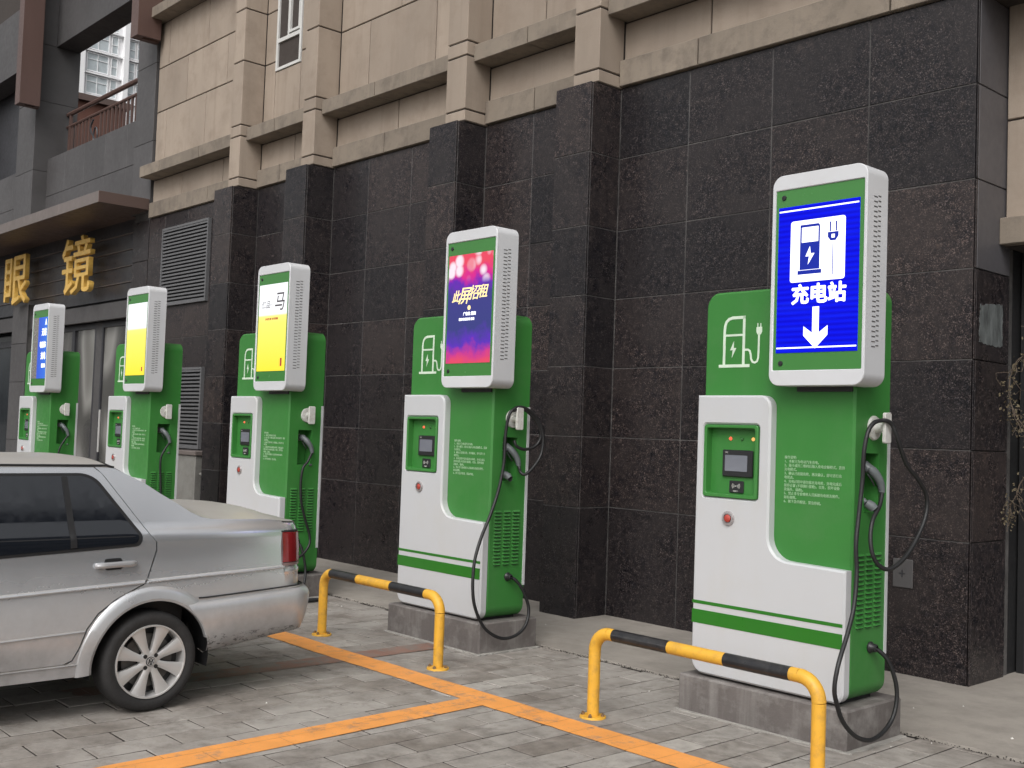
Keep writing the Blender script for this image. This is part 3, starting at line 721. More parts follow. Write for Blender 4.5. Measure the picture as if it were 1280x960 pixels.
# ------------------------------------------------------------------ CHARGING STATIONS
W_, T_, D_, H_ = .80, .0475, .3369, 1.788
SX0, SX1, SZ0, SZ1, SY0, SY1 = .4259, .8922, 1.3373, 2.2724, -.0448, .119
def make_station():
    t = thing('charging_station', 'x', 'charging station', (0, 0, 0))
    # body: rounded front outline, full depth, pocket for the gun cut into the right side
    g = Geo().prism(rrect(0, 0, W_, H_, .07, 8), [], T_, D_, 'y', c=.010)
    me = g.mesh('body', 'green', smooth=40)
    tmp = bpy.data.objects.new('tmp', me); COL.objects.link(tmp)
    cm = Geo().box(.70, .85, .133, .250, .80, 1.055).mesh('cut', 'dark', smooth=0); cut = bpy.data.objects.new('cut', cm); COL.objects.link(cut)
    md = tmp.modifiers.new('b', 'BOOLEAN'); md.object = cut; md.operation = 'DIFFERENCE'; md.solver = 'EXACT'
    me2 = bpy.data.meshes.new_from_object(tmp.evaluated_get(bpy.context.evaluated_depsgraph_get()))
    bpy.data.objects.remove(tmp); bpy.data.objects.remove(cut); me2.name = 'body'
    body = link('body', me2, t)
    Geo().box(.712, .716, .135, .248, .802, 1.053).build('pocket_back', 'green', t)
    Geo().box(.05, .75, .07, .31, -.012, .006).build('foot', 'dark', t)
    # white L shaped front cover with a hole for the control tray
    ol = []
    def arc(cx, cz, r, a0, a1, n=7):
        for i in range(n+1):
            a = rad(a0+(a1-a0)*i/n); ol.append((cx+r*math.cos(a), cz+r*math.sin(a)))
    ol.append((0, 1.298)); ol[:] = []
    arc(.065, .065, .065, 180, 270); arc(W_-.05, .05, .05, 270, 360); ol.append((W_, .5582))
    ol.append((.535, .5655)); 
    arc(.515, .67, .1035, 270, 180, 8)
    arc(.355, 1.243, .055, 0, 90, 8); ol.append((.0, 1.298))
    hole = rrect(.044, .823, .350, 1.163, .014, 3)[::-1]
    Geo().prism(ol, [hole], -.002, T_-.001, 'y', c=.009).build('front_cover', 'white', t, smooth=40)
    fc = [o for o in sc.objects if o.parent == t and o.name.startswith('front_cover')][0]
    for z0, z1 in ((.2311, .2943), (.3215, .3365)):
        Geo().box(.0015, W_-.008, -.0036, -.0018, z0, z1).build('green_stripe', 'stripe', fc)
    # control tray
    g = Geo().prism(rrect(.046, .825, .348, 1.161, .012, 3), [rrect(.062, .842, .332, 1.146, .01, 3)[::-1]], -.006, T_-.004, 'y', c=.003)
    tr = g.build('control_panel', 'green', t, smooth=40)
    Geo().box(.058, .336, .036, .040, .838, 1.150).build('tray_back', 'green', tr)
    y = .036
    for x, mt in ((.170, 'ledred'), (.236, 'ledoff'), (.296, 'ledorange')):
        Geo().lathe([(0, -.008), (.0055, -.0065), (.0075, -.002), (.009, .0)], 12, (x, y-.001, 1.098), 'y').build('indicator_light', mt, tr)
    Geo().cbox(.134, .302, y-.014, y-.0005, .922, 1.046, .004).build('touch_screen', 'black', tr)
    Geo().box(.152, .276, y-.0165, y-.0145, .948, 1.022).build('display', 'lcd', tr)
    text('display_mark', 'TPC', .010, .150, 1.030, y-.0148, 'hookwhite', tr, ext=.0004)
    Geo().cbox(.172, .252, y-.008, y-.0005, .848, .904, .003).build('card_reader', 'black', tr)
    g = Geo().lathe([(0, -.001), (.003, -.001), (.003, 0)], 8, (.212, y-.0085, .880), 'y')
    for r in (.010, .016, .022):
        for s in (0, math.pi):
            g.tube([(.212+r*math.cos(s+a), y-.009, .880+r*math.sin(s+a)*.8) for a in (-.7, -.35, 0, .35, .7)], .0011, 4)
    g.build('card_symbol', 'hookwhite', tr)
    text('card_text', '请刷卡', .009, .196, .853, y-.0088, 'hookwhite', tr, ext=.0004)
    # emergency stop
    e = Geo().lathe([(.022, -.012), (.031, -.011), (.034, -.006), (.034, -.002)], 20, (.196, 0, .731), 'y').build('emergency_stop', 'steelring', t)
    Geo().lathe([(0, -.017), (.012, -.016), (.018, -.012), (.018, -.008)], 16, (.196, 0, .731), 'y').build('stop_button', 'red', e)
    # pump-and-plug logo
    yl = T_-.0015; g = Geo()
    def bar(x0, z0, x1, z1, w_):
        d = Vector((x1-x0, z1-z0)).normalized(); n = Vector((-d.y, d.x))*w_/2
        g.prism([(x0+n.x, z0+n.y), (x0-n.x, z0-n.y), (x1-n.x, z1-n.y), (x1+n.x, z1+n.y)], [], yl, yl+.0011, 'y')
    def strip(pts, w_):
        P2 = [Vector(p) for p in pts]; L, Rr = [], []
        for i, p in enumerate(P2):
            d = (P2[min(i+1, len(P2)-1)]-P2[max(i-1, 0)]).normalized(); n = Vector((-d.y, d.x))*w_/2
            L.append((p+n)[:]); Rr.append((p-n)[:])
        g.prism(L+Rr[::-1], [], yl, yl+.0011, 'y')
    strip([(.111, 1.444), (.111, 1.60), (.113, 1.625), (.120, 1.645), (.134, 1.658), (.155, 1.664), (.228, 1.664)], .014)
    bar(.221, 1.670, .221, 1.444, .014); bar(.119, 1.582, .213, 1.582, .010); bar(.082, 1.438, .256, 1.438, .014)
    strip([(.228, 1.512), (.246, 1.512), (.256, 1.505), (.261, 1.490), (.264, 1.468), (.272, 1.455), (.285, 1.451), (.297, 1.457), (.303, 1.472), (.304, 1.50), (.305, 1.585)], .010)
    g.prism([(.290, 1.615), (.290, 1.592), (.297, 1.580), (.314, 1.580), (.321, 1.592), (.321, 1.615)], [], yl, yl+.0011, 'y')
    bar(.297, 1.615, .297, 1.632, .005); bar(.313, 1.615, .313, 1.632, .005)
    g.prism([(.166, 1.555), (.145, 1.512), (.160, 1.512), (.155, 1.475), (.180, 1.522), (.165, 1.522)], [], yl, yl+.0011, 'y')
    g.build('pump_logo', 'print', t, smooth=0)
    text('instruction_text', '操作说明:\n1、本桩只为电动汽车充电。\n2、插卡或扫二维码后输入充电金额模式，选择\n充电模式。\n3、确认已连接充枪，再次确认，即可进行充\n电状态。\n4、充电过程中请勿拔出充电枪，充电完成后\n按停止键 (不得强行拔枪)，以免，损坏设备\n及插头、插座)。\n5、禁止非专业维修人员拆卸充电桩及附件。\n如有故障。\n6、按下急停按钮，紧急停机。', .0158, .458, 1.018, T_-.001, 'dimprint', t, ext=.0006, line=1.12, sx=.93)
    # side details
    xs = W_
    hk = Geo().lathe([(0, .012), (.050, .010), (.054, .003), (.054, -.002)], 22, (xs, .203, 1.165), 'x')
    hk = hk.build('cable_hook', 'hookwhite', t)
    Geo().tube([(xs+.01, .203, 1.165), (xs+.058, .203, 1.168)], .022, 12).prism(rrect(.176, 1.100, .230, 1.232, .010, 3), [], xs+.070, xs+.057, 'x', c=.003).build('hook_plate', 'hookwhite', hk)
    # louvres in the side: three columns of pressed slats
    g = Geo()
    for a, b in ((.086, .142), (.158, .214), (.230, .286)):
        for i in range(16):
            z = .622-i*.0203
            g.add([(xs-.001, a, z-.006), (xs-.001, b, z-.006), (xs-.001, b, z+.006), (xs-.001, a, z+.006), (xs+.009, a+.006, z-.006), (xs+.009, b-.006, z-.006)],
                  [(0, 1, 5, 4), (4, 5, 2, 3), (0, 4, 3), (1, 2, 5), (0, 3, 2, 1)])
    o = g.build('side_vents', 'green', t, smooth=0, kind='stuff')
    g = Geo()
    for a, b in ((.086, .142), (.158, .214), (.230, .286)):
        for i in range(16):
            z = .622-i*.0203; g.box(xs+.0002, xs+.0085, a+.007, b-.007, z-.0095, z-.0062)
    g.build('vent_openings', 'dark', t, smooth=0, kind='stuff')
    Geo().box(xs-.004, xs+.005, .322, D_+.003, .182, 1.238).build('white_trim', 'white', t, smooth=0)
    # screen housing
    hs = Geo().prism(rrect(SX0, SZ0, SX1, SZ1, .052, 8), [rrect(SX0+.0175, SZ0+.068, SX1-.0145, SZ1-.066, .003, 1)[::-1]], SY0-.003, SY0+.012, 'y', c=.003)
    hs.prism(rrect(SX0, SZ0, SX1, SZ1, .052, 8), [], SY0+.0125, SY1, 'y', c=0)
    hs = hs.build('screen_housing', 'housing', t, smooth=40)
    Geo().box(SX0+.0178, SX1-.0148, SY0+.003, SY0+.012, SZ0+.0685, SZ1-.0665).build('green_bezel', 'bezel', hs)
    g = Geo()
    for z in (2.172, 1.436): g.lathe([(0, -.006), (.010, -.005), (.012, .0)], 14, (.468+.015, SY0+.003, z), 'y')
    g.build('bezel_locks', 'black', hs, kind='stuff')
    g = Geo()
    for i in range(31):
        z = 1.500+i*.0211; g.box(SX1-.002, SX1+.0012, .006, .034, z, z+.0045).box(SX1-.002, SX1+.0012, .040, .062, z+.006, z+.0105)
    g.build('vent_slits', 'greycladding', hs, smooth=0, kind='stuff')
    Geo().box(.52, .79, .035, .06, SZ0-.022, SZ0+.01).build('screen_bracket', 'black', t)
    return t
st = make_station()
index_children()
SPOTS = [(0, 0, 0), (-2.3315, .005, .006), (-4.5924, .005, -.002), (-6.9416, -.01, .0), (-9.3666, -.014, .0)]
LBL = ['nearest charging station, blue screen with white pump pictogram and down arrow',
       'charging station behind the farther yellow barrier, purple and pink screen with gold writing',
       'charging station right behind the car boot, yellow and white screen carrying brush writing',
       'charging station behind the car rear window, plain screen white above and yellow below',
       'farthest charging station, half blue half grey screen, in front of the shop door']
stations = [st]+[copy_tree(st) for _ in range(4)]
for o, l, p in zip(stations, LBL, SPOTS):
    o['label'] = l; o['group'] = 'green charging stations in a row along the wall'; o.location = Vector(p)*S

def gun(t, k):
    x = W_
    g = Geo()
    g.tube([(x-.060, .188, 1.000), (x-.030, .192, .998), (x-.012, .197, .985)], [.022, .025, .022], 14)
    g.tube(spline([(x-.016, .194, .995), (x+.006, .212, .968), (x+.018, .232, .935), (x+.022, .243, .900), (x+.022, .244, .888)], 3), [.017, .019, .021, .021, .020, .019, .018, .017, .016, .015, .014, .014, .014], 12)
    cg = g.build('charging_gun', 'grey_plastic', t)
    Geo().tube([(x-.062, .187, 1.0), (x-.085, .184, 1.0)], .026, 16).build('nozzle', 'steelring', cg)
    Geo().tube([(x-.012, .180, .965), (x+.004, .192, .935), (x+.008, .205, .915)], [.004, .004, .003], 6).build('trigger', 'black', cg)
    if k < 2:
        Geo().tube([(x+.004, .148, .842), (x+.024, .160, .828), (x+.033, .166, .817)], [.019, .022, .019], 14).tube([(x-.02, .15, .86), (x+.004, .148, .842)], .012, 10).build('dust_cap', 'grey_plastic', cg)
        Geo().lathe([(.0, .0), (.014, .0), (.019, .004)], 14, (x+.034, .1665, .815), 'x').build('cap_bore', 'dark', cg)
    else:
        Geo().tube([(x+.002, .238, .80), (x+.004, .246, .795), (x+.006, .252, .805)], .008, 8).build('dust_cap', 'grey_plastic', cg)
def cable(t, pts, r=.0095, name='charging_cable'):
    Geo().tube(spline(pts, 6), r, 8).build(name, 'rubber', t, smooth=60)
def gland(t, y, z):
    Geo().lathe([(.024, -.001), (.026, .006), (.019, .014), (.017, .032), (.011, .036)], 14, (W_, y, z), 'x').build('cable_gland', 'black', t)
CB = {0: [[(0.800,0.207,0.222),(0.830,0.228,0.211),(0.860,0.256,0.169),(0.880,0.283,0.088),(0.885,0.291,0.010),(0.885,0.260,-0.067),(0.885,0.182,-0.116),(0.885,0.078,-0.133),(0.885,-0.036,-0.101),(0.885,-0.137,-0.028),(0.885,-0.188,0.052),(0.885,-0.208,0.118),(0.885,-0.182,0.210),(0.870,-0.090,0.326),(0.860,-0.028,0.433),(0.850,0.003,0.562),(0.845,0.001,0.677),(0.840,0.029,0.809),(0.840,0.050,0.943),(0.845,0.049,1.061),(0.850,0.069,1.146),(0.855,0.104,1.184),(0.860,0.148,1.196),(0.875,0.174,1.197),(0.885,0.204,1.181),(0.900,0.226,1.123),(0.910,0.287,1.015),(0.920,0.376,0.946),(0.920,0.451,0.876),(0.920,0.447,0.788),(0.920,0.365,0.686),(0.920,0.263,0.612),(0.910,0.169,0.572),(0.890,0.119,0.583),(0.875,0.085,0.630),(0.860,0.089,0.702),(0.850,0.123,0.774),(0.838,0.200,0.835),(0.824,0.244,0.892)]],
 1: [[(0.800,0.204,0.238),(0.830,0.241,0.221),(0.850,0.290,0.155),(0.860,0.330,0.050),(0.875,0.295,-0.043),(0.880,0.210,-0.094),(0.880,0.098,-0.097),(0.880,-0.021,-0.035),(0.880,-0.097,0.075),(0.875,-0.122,0.188),(0.860,-0.105,0.341),(0.850,-0.055,0.473),(0.845,0.016,0.607),(0.840,0.075,0.743),(0.840,0.111,0.905),(0.840,0.116,1.068),(0.850,0.127,1.176),(0.855,0.158,1.219),(0.860,0.210,1.235),(0.870,0.266,1.219),(0.880,0.330,1.169),(0.890,0.371,1.075),(0.890,0.363,0.966),(0.890,0.308,0.890),(0.880,0.250,0.842),(0.860,0.230,0.850),(0.838,0.240,0.868),(0.824,0.244,0.892)],
     [(0.855,0.158,1.210),(0.860,0.223,1.226),(0.870,0.300,1.182),(0.880,0.346,1.122),(0.880,0.362,1.061),(0.870,0.328,1.007),(0.860,0.254,0.987),(0.850,0.198,1.005),(0.840,0.187,1.037)]],
 2: [[(.822, .244, .892),(0.835,0.20,0.82),(0.835,0.164,0.774),(0.835,0.150,0.657),(0.835,0.163,0.522),(0.830,0.207,0.391),(0.830,0.246,0.284),(0.840,0.243,0.214),(0.850,0.193,0.153),(0.860,0.128,0.117),(0.860,0.075,0.096),(.86,-.02,.05),(.87,-.12,-.05),(.9,-.2,G+.015),(1.0,-.25,G+.014)],
     [(0.800,0.151,0.238),(0.830,0.175,0.205),(0.850,0.194,0.124),(0.860,0.206,0.031),(0.880,0.191,-0.047),(0.890,0.162,-0.137),(0.905,0.139,G+.02),(0.960,0.19,G+.014),(0.99,0.26,G+.014),(1.03,0.22,G+.014),(1.05,0.08,G+.014)]],
 3: [[(.822, .244, .892),(0.835,0.19,0.82),(0.835,0.159,0.733),(0.835,0.168,0.555),(0.835,0.185,0.376),(0.830,0.23,0.27),(0.818,0.215,0.225),(.80,.2,.225)]],
 4: [[(.822, .244, .892),(0.835,0.18,0.80),(0.835,0.150,0.714),(0.835,0.148,0.588),(0.835,0.165,0.419),(0.830,0.2,0.27),(0.818,0.208,0.225),(.80,.2,.225)]]}
for k, t in enumerate(stations):
    gun(t, k)
    for c_ in CB[k]: cable(t, c_)
    gland(t, *( (.207, .222), (.204, .238), (.151, .238), (.2, .225), (.2, .225))[k])

# what each screen shows
BX0, BX1, BZ0, BZ1 = .459, .857, 1.482, 2.128
def em_tex(name, build, strength):
    m, nt, p = nodes(name); c = build(nt)
    p.inputs['Base Color'].default_value = (.004, .004, .004, 1); nt.links.new(c, p.inputs['Emission Color'])
    p.inputs['Emission Strength'].default_value = strength; p.inputs['Roughness'].default_value = .3; p.inputs['Specular IOR Level'].default_value = .05; return m
def objz(nt):
    s = N(nt, 'ShaderNodeSeparateXYZ'); nt.links.new(N(nt, 'ShaderNodeTexCoord').outputs['Object'], s.inputs[0]); return s.outputs
def t_blue(nt):
    o = objz(nt); z = math_(nt, 'FRACT', math_(nt, 'MULTIPLY', o[2], 32))
    c = ramp(nt, z, [(0, (.0, .0, .60)), (.5, (.0, .006, .92)), (1, (.0, .0, .60))])
    return mix(nt, ramp(nt, noise(nt, 6, 4, obj=True, stretch=(.3, 1, 4)), [(.5, 0.), (.75, .22)]), c, (.01, .05, 1.))
def t_party(nt):
    o = objz(nt); z = math_(nt, 'DIVIDE', math_(nt, 'SUBTRACT', o[2], BZ0*S), (BZ1-BZ0)*S)
    zn = math_(nt, 'ADD', z, math_(nt, 'MULTIPLY', math_(nt, 'SUBTRACT', noise(nt, 7, 4, obj=True), .5), .32))
    c = ramp(nt, zn, [(0., (.85, .08, .16)), (.09, (.62, .05, .30)), (.2, (.12, .04, .52)), (.34, (.055, .062, .25)), (.62, (.06, .06, .27)), (.74, (.16, .03, .5)), (.84, (.75, .03, .30)), (.93, (.88, .08, .14))])
    v = N(nt, 'ShaderNodeTexVoronoi'); v.inputs['Scale'].default_value = 8.5; nt.links.new(N(nt, 'ShaderNodeTexCoord').outputs['Object'], v.inputs['Vector'])
    dots = math_(nt, 'MULTIPLY', ramp(nt, v.outputs['Distance'], [(.36, 1.), (.55, 0.)]), ramp(nt, z, [(.72, 0.), (.80, 1.)]))
    side = math_(nt, 'ABSOLUTE', math_(nt, 'SUBTRACT', math_(nt, 'DIVIDE', o[0], S), .658))
    return mix(nt, math_(nt, 'MULTIPLY', dots, ramp(nt, side, [(.02, .25), (.09, 1.)])), c, (1, .86, .95))
def t_yellow(nt):
    o = objz(nt); z = math_(nt, 'DIVIDE', math_(nt, 'SUBTRACT', o[2], BZ0*S), (BZ1-BZ0)*S)
    return ramp(nt, z, [(0., (.93, .74, .05)), (.55, (.96, .80, .16)), (.63, (.96, .84, .22)), (.655, (.92, .93, .95)), (1., (.93, .94, .97))])
def t_half(nt):
    o = objz(nt); return ramp(nt, math_(nt, 'DIVIDE', o[0], S), [(.5, (.05, .08, .66)), (1., (.06, .26, .92))])
MS = [em_tex('blue_screen', t_blue, 1.6), em_tex('party_screen', t_party, 1.5), em_tex('yellow_screen', t_yellow, 1.9), em_tex('yellow_screen_b', t_yellow, 1.9), em_tex('half_blue_screen', t_half, 1.5)]
MT['glow'] = emis('white_screen_glyph', (.93, .95, 1), 2.6); MT['glowgold'] = emis('gold_screen_glyph', (1, .80, .36), 2.)
MT['scrblue'] = emis('blue_screen_glyph', (.0, .02, .45), 1.); MT['ink'] = M('dark_ink', (.10, .09, .10), .3, .2, 9); MT['redink'] = M('red_ink', (.5, .08, .05), .3, .2, 9)
def kid(t, pre):
    index_children(); return [o for o in kids[t] if o.name.startswith(pre)][0]
YS = SY0+.0025
for k, t in enumerate(stations):
    hs = kid(t, 'screen_housing')
    x0 = BX0
    if k == 4:
        Geo().box(BX0, .61, YS-.002, YS+.0004, BZ0, BZ1).build('unlit_display', 'deadpanel', hs); x0 = .6105
    Geo().box(x0, BX1, YS-.002, YS+.0004, BZ0, BZ1).build('display', [MS[k]], hs, smooth=0)
    yf = YS-.003
    if k == 0:
        def g1(o, hl=(), mt='glow', nm='screen_graphic', y=yf): return Geo().prism(o, list(hl), y-.0006, y, 'y').build(nm, mt, hs, smooth=0)
        Geo().box(BX0+.004, BX1-.004, yf-.0006, yf, 2.106, 2.112).box(BX0+.004, BX1-.004, yf-.0006, yf, 1.500, 1.506).build('screen_rule', 'glow', hs, smooth=0)
        g1(rrect(.524, 1.790, .792, 2.060, .012, 3), nm='pictogram_panel')
        y2 = yf-.0008
        g = Geo(); P = lambda o, h=(): g.prism(o, list(h), y2-.0006, y2, 'y')
        P([(.572, 1.842), (.572, 2.040), (.582, 2.040), (.662, 2.040), (.670, 2.032), (.670, 1.842)], [[(.580, 1.962), (.662, 1.962), (.662, 2.028), (.580, 2.028)], [(.622, 1.945), (.600, 1.900), (.618, 1.900), (.612, 1.862), (.645, 1.912), (.626, 1.912)]])
        P([(.562, 1.822), (.562, 1.840), (.680, 1.840), (.680, 1.822)])
        P([(.708, 1.995), (.708, 1.975), (.722, 1.957), (.746, 1.957), (.760, 1.975), (.760, 1.995)], [[(.726, 1.985), (.742, 1.985), (.742, 1.969), (.726, 1.969)]])
        P([(.716, 2.040), (.716, 1.997), (.723, 1.997), (.723, 2.040)]); P([(.745, 2.040), (.745, 1.997), (.752, 1.997), (.752, 2.040)]); P([(.732, 1.955), (.732, 1.81), (.736, 1.81), (.736, 1.955)])
        g.build('pump_pictogram', 'scrblue', hs, smooth=0)
        text('screen_text', '充电站', .090, .667, 1.702, yf, 'glow', hs, align='CENTER', bold=.0032, ext=.0004)
        g1([(.641, 1.678), (.641, 1.565), (.598, 1.595), (.598, 1.555), (.657, 1.498), (.716, 1.555), (.716, 1.595), (.673, 1.565), (.673, 1.678)], nm='down_arrow')
    if k == 1:
        [text('screen_text', c_, q_, x_, z_, yf, 'glowgold', hs, align='CENTER', bold=.0009, ext=.0004, shear=.28) for c_, q_, x_, z_ in (('此', .075, .535, 1.852), ('屏', .108, .612, 1.842), ('招', .090, .698, 1.862), ('租', .084, .778, 1.868))]
        Geo().prism([(.660+.014*math.cos(a*.52), 1.808+.014*math.sin(a*.52)) for a in range(12)], [], yf-.0006, yf, 'y').build('screen_dot', 'glowgold', hs, smooth=0)
        text('screen_text', '广告位 招商', .022, .665, 1.765, yf, 'glow', hs, align='CENTER', bold=.0008, ext=.0004)
        text('screen_text', '招商电话热线 洽谈', .017, .640, 1.735, yf, 'glow', hs, align='CENTER', bold=.0006, ext=.0004)
    if k == 2:
        text('screen_text', '仁品·', .062, .50, 1.955, yf, 'ink', hs, bold=.000, ext=.0004, shear=.15)
        text('screen_text', '马', .15, .68, 1.94, yf, 'ink', hs, bold=.001, ext=.0004, shear=.15)
        text('screen_text', '充电更方便 出行更便捷', .018, .65, 1.862, yf, 'redink', hs, align='CENTER', bold=.0005, ext=.0004)
        Geo().box(.795, .82, yf-.0006, yf, 1.515, 1.575).build('screen_seal', 'redink', hs, smooth=0)
    if k == 3:
        Geo().box(.795, .82, yf-.0006, yf, 1.515, 1.555).build('screen_seal', 'redink', hs, smooth=0)
    if k == 4:
        for s_, z, q in (('A', 2.045, .09), ('无线', 1.94, .085), ('电动车', 1.81, .075), ('充电', 1.69, .085), ('请扫码', 1.60, .045)):
            text('screen_text', s_, q, .848, z, yf, 'glow', hs, align='RIGHT', bold=.002, ext=.0004, sx=.8)

# plinths
for k, (p, l) in enumerate(zip(SPOTS, ('concrete plinth under the nearest charging station, pale scratches on its right side', 'concrete plinth behind the farther yellow barrier, under the purple screened charger',
        'concrete plinth under the charger that stands behind the car boot', 'concrete plinth under the charger hidden behind the car roof', 'concrete plinth under the farthest charger near the shop'))):
    g = Geo().cbox(-.048, .835, -.029, .426, G-.02, -.012, .008)
    o = g.build('concrete_plinth', 'plinth', loc=p, smooth=0); tag(o, l, 'plinth', 'concrete plinths under the chargers')
    rr = random.Random(k); ol = []
    for a, b, c, d in ((-.06, -.045, .86, -.045), (.86, -.045, .86, .43)):
        for i in range(24): ol.append((a+(c-a)*i/24+rr.uniform(-.006, .006), b+(d-b)*i/24+rr.uniform(-.014, .006)))
    ol += [(.86, .43), (.83, .43), (.83, -.02), (-.04, -.02), (-.06, -.02)]
    g = Geo().prism(ol, [], G+.0065-p[2], G-.004-p[2], 'z', c=.002)
    g.build('mortar_smear', 'smear', o, smooth=0)

# ------------------------------------------------------------------ YELLOW BARRIERS
def barrier(x0, x1, y, zt, label, group, segs_, loc):
    t = thing('pipe_barrier', label, 'barrier', loc, group)
    x0, x1 = x0-loc[0], x1-loc[0]; zt = zt-loc[2]; r = .0272; br = .085
    def bend(cx, s):
        return [(cx+s*br*(1-math.sin(a)), 0, zt-br+br*math.cos(a)) if False else (cx+s*br-s*br*math.cos(a), 0, zt-br+br*math.sin(a)) for a in [math.pi/2*i/8 for i in range(9)]]
    bl, br_ = bend(x0, 1), bend(x1, -1)
    Geo().tube([(x0, 0, .004), (x0, 0, zt-br-.001)], r, 20).build('leg', 'yellow', t)
    Geo().tube([(x1, 0, .004), (x1, 0, zt-br-.001)], r, 20).build('leg', 'yellow', t)
    Geo().tube(bl, r+.0006, 20).build('elbow', 'yellow', t); Geo().tube(br_, r+.0006, 20).build('elbow', 'yellow', t)
    xs = [x0+br]+[s-loc[0] for s in segs_]+[x1-br]
    for i, (a, b) in enumerate(zip(xs, xs[1:])):
        black = i % 2 == (1 if len(xs) == 6 else 0)
        if b-a < .004: continue
        Geo().tube([(a, 0, zt), (b, 0, zt)], r+(.0004 if black else .0), 20).build('rail_section', 'railblack' if black else 'yellow', t, label='black band of the top rail' if black else None)
    for x in (x0, x1):
        f_ = Geo().lathe([(.0275, .010), (.030, .010), (.058, .009), (.060, .006), (.060, -.004)], 28, (x, 0, 0), 'z').build('base_flange', 'yellow', t)
        g = Geo()
        for a in (.5, 2.1, 3.7, 5.2): g.lathe([(0, .024), (.005, .024), (.005, .018), (.009, .018), (.009, .009)], 6, (x+.046*math.cos(a), .046*math.sin(a), 0), 'z')
        g.build('anchor_bolts', 'bolt', f_, smooth=0, kind='stuff')
barrier(-.170, .985, -.48, .203, 'near yellow and black pipe barrier in front of the nearest charging station', 'yellow and black pipe barriers', (-.054, .262, .553, .862), (.4, -.48, G))
barrier(-2.478, -1.343, -.44, .199, 'farther yellow and black pipe barrier just behind the silver car', 'yellow and black pipe barriers', (-2.112, -1.780, -1.465), (-1.9, -.44, G))

# ------------------------------------------------------------------ CAR
XC = -1.974
car = thing('silver_sedan', 'dusty silver sedan parked with its boot towards the chargers, scuffed rear bumper', 'car', (XC, -2.9, G))
COFF = Vector((XC, -2.9, G))
def sm(a, b, t):
    t = max(0, min(1, (t-a)/(b-a))); return t*t*(3-2*t)
def hw(y, z):
    h = .628
    h -= .03*(1-sm(-.02, .2, z)); h -= .024*sm(.28, .58, z)
    k = max(0, z-.56); h -= .40*k*sm(.0, .06, k)
    d = y+1.75
    if d > 0: h -= .09*d*d
    f = -3.95-y
    if f > 0: h -= .12*f*f
    r = math.hypot(y+2.04, z-.04)
    r = math.hypot(y+3.95, z-.04)
    if r < .36: h += .012*sm(.36, .30, r)
    return h
def rounded(pts, rads, n=5):
    o = []
    for i, p in enumerate(pts):
        r = rads.get(i, 0) if isinstance(rads, dict) else rads
        if not r: o.append(p); continue
        p = Vector(p); a = (Vector(pts[i-1])-p); b = (Vector(pts[(i+1) % len(pts)])-p)
        r = min(r, a.length*.48, b.length*.48); a = p+a.normalized()*r; b = p+b.normalized()*r
        for j in range(n+1):
            t = j/n; q = a*(1-t)**2+p*2*t*(1-t)+b*t*t; o.append((q.x, q.y))
    return o
def dens(pl, st=.03):
    o = []
    for i in range(len(pl)):
        a, b = Vector(pl[i-1]), Vector(pl[i]); n = max(1, int((b-a).length/st))
        for j in range(1, n+1): q = a+(b-a)*j/n; o.append((q.x, q.y))
    return o
def patch(name, poly, off, thick, mats, parent, sg=1, step=.03, surf=None, **k):
    pl = dens(poly, step); n = len(pl)
    pts = [Vector(p) for p in pl]
    ys = [p[0] for p in pl]; zs = [p[1] for p in pl]
    i = min(ys)+step*.5
    grid = []
    while i < max(ys):
        j = min(zs)+step*.5
        while j < max(zs): grid.append((i, j)); j += step
        i += step
    def inside(q):
        c = False
        for a in range(n):
            (x1, y1), (x2, y2) = pl[a-1], pl[a]
            if (y1 > q[1]) != (y2 > q[1]) and q[0] < (x2-x1)*(q[1]-y1)/(y2-y1)+x1: c = not c
        return c
    def far(q): return all((q[0]-a)**2+(q[1]-b)**2 > (step*.4)**2 for a, b in pl)
    pts += [Vector(q) for q in grid if inside(q) and far(q)]
    V, E_, Fc, _, _, _ = delaunay_2d_cdt(pts, [], [list(range(n))], 1, 1e-6)
    sf = surf or (lambda y, z: hw(y, z))
    g = Geo()
    vs = [(XC+sg*(sf(v.x, v.y)+off), v.x, v.y) for v in V]
    m = len(vs)
    bnd = [(XC+sg*(sf(a, b)+off-thick), a, b) for a, b in pl]
    fs = [tuple(f) if sg > 0 else tuple(f)[::-1] for f in Fc]
    fs += [((i, (i+1) % n, m+(i+1) % n, m+i)) for i in range(n)] if sg < 0 else [((i+1) % n, i, m+i, m+(i+1) % n) for i in range(n)]
    g.add(vs+bnd, fs); g.v = [(a-COFF.x, b-COFF.y, c-COFF.z) for a, b, c in g.v]
    me = g.mesh(name, mats, smooth=38, fixn=False)
    bm = bmesh.new(); bm.from_mesh(me)
    bmesh.ops.recalc_face_normals(bm, faces=bm.faces)
    top = max(bm.faces, key=lambda f: f.calc_area())
    s_ = sum((f.normal.x*sg)*f.calc_area() for f in bm.faces)
    if s_ < 0: bmesh.ops.reverse_faces(bm, faces=bm.faces)
    bm.to_mesh(me); bm.free()
    return link(name, me, parent, **k)
def cp_(g, name, mats, parent=None, **k): return part(g, name, mats, parent or car, off=COFF, **k)
def arch(cy, r, z0, a_from, a_to, n=18):
    return [(cy+r*math.cos(rad(a_from+(a_to-a_from)*i/n)), .04+r*math.sin(rad(a_from+(a_to-a_from)*i/n))) for i in range(n+1)]
REAR_EDGE = [(-2.417, .063), (-2.384, .077), (-2.362, .123), (-2.335, .205), (-2.289, .267), (-2.212, .322), (-2.150, .350), (-2.096, .375), (-2.079, .392), (-2.035, .519), (-2.037, .556), (-2.07, .596), (-2.247, .848), (-2.281, .875)]
gp_ = .005
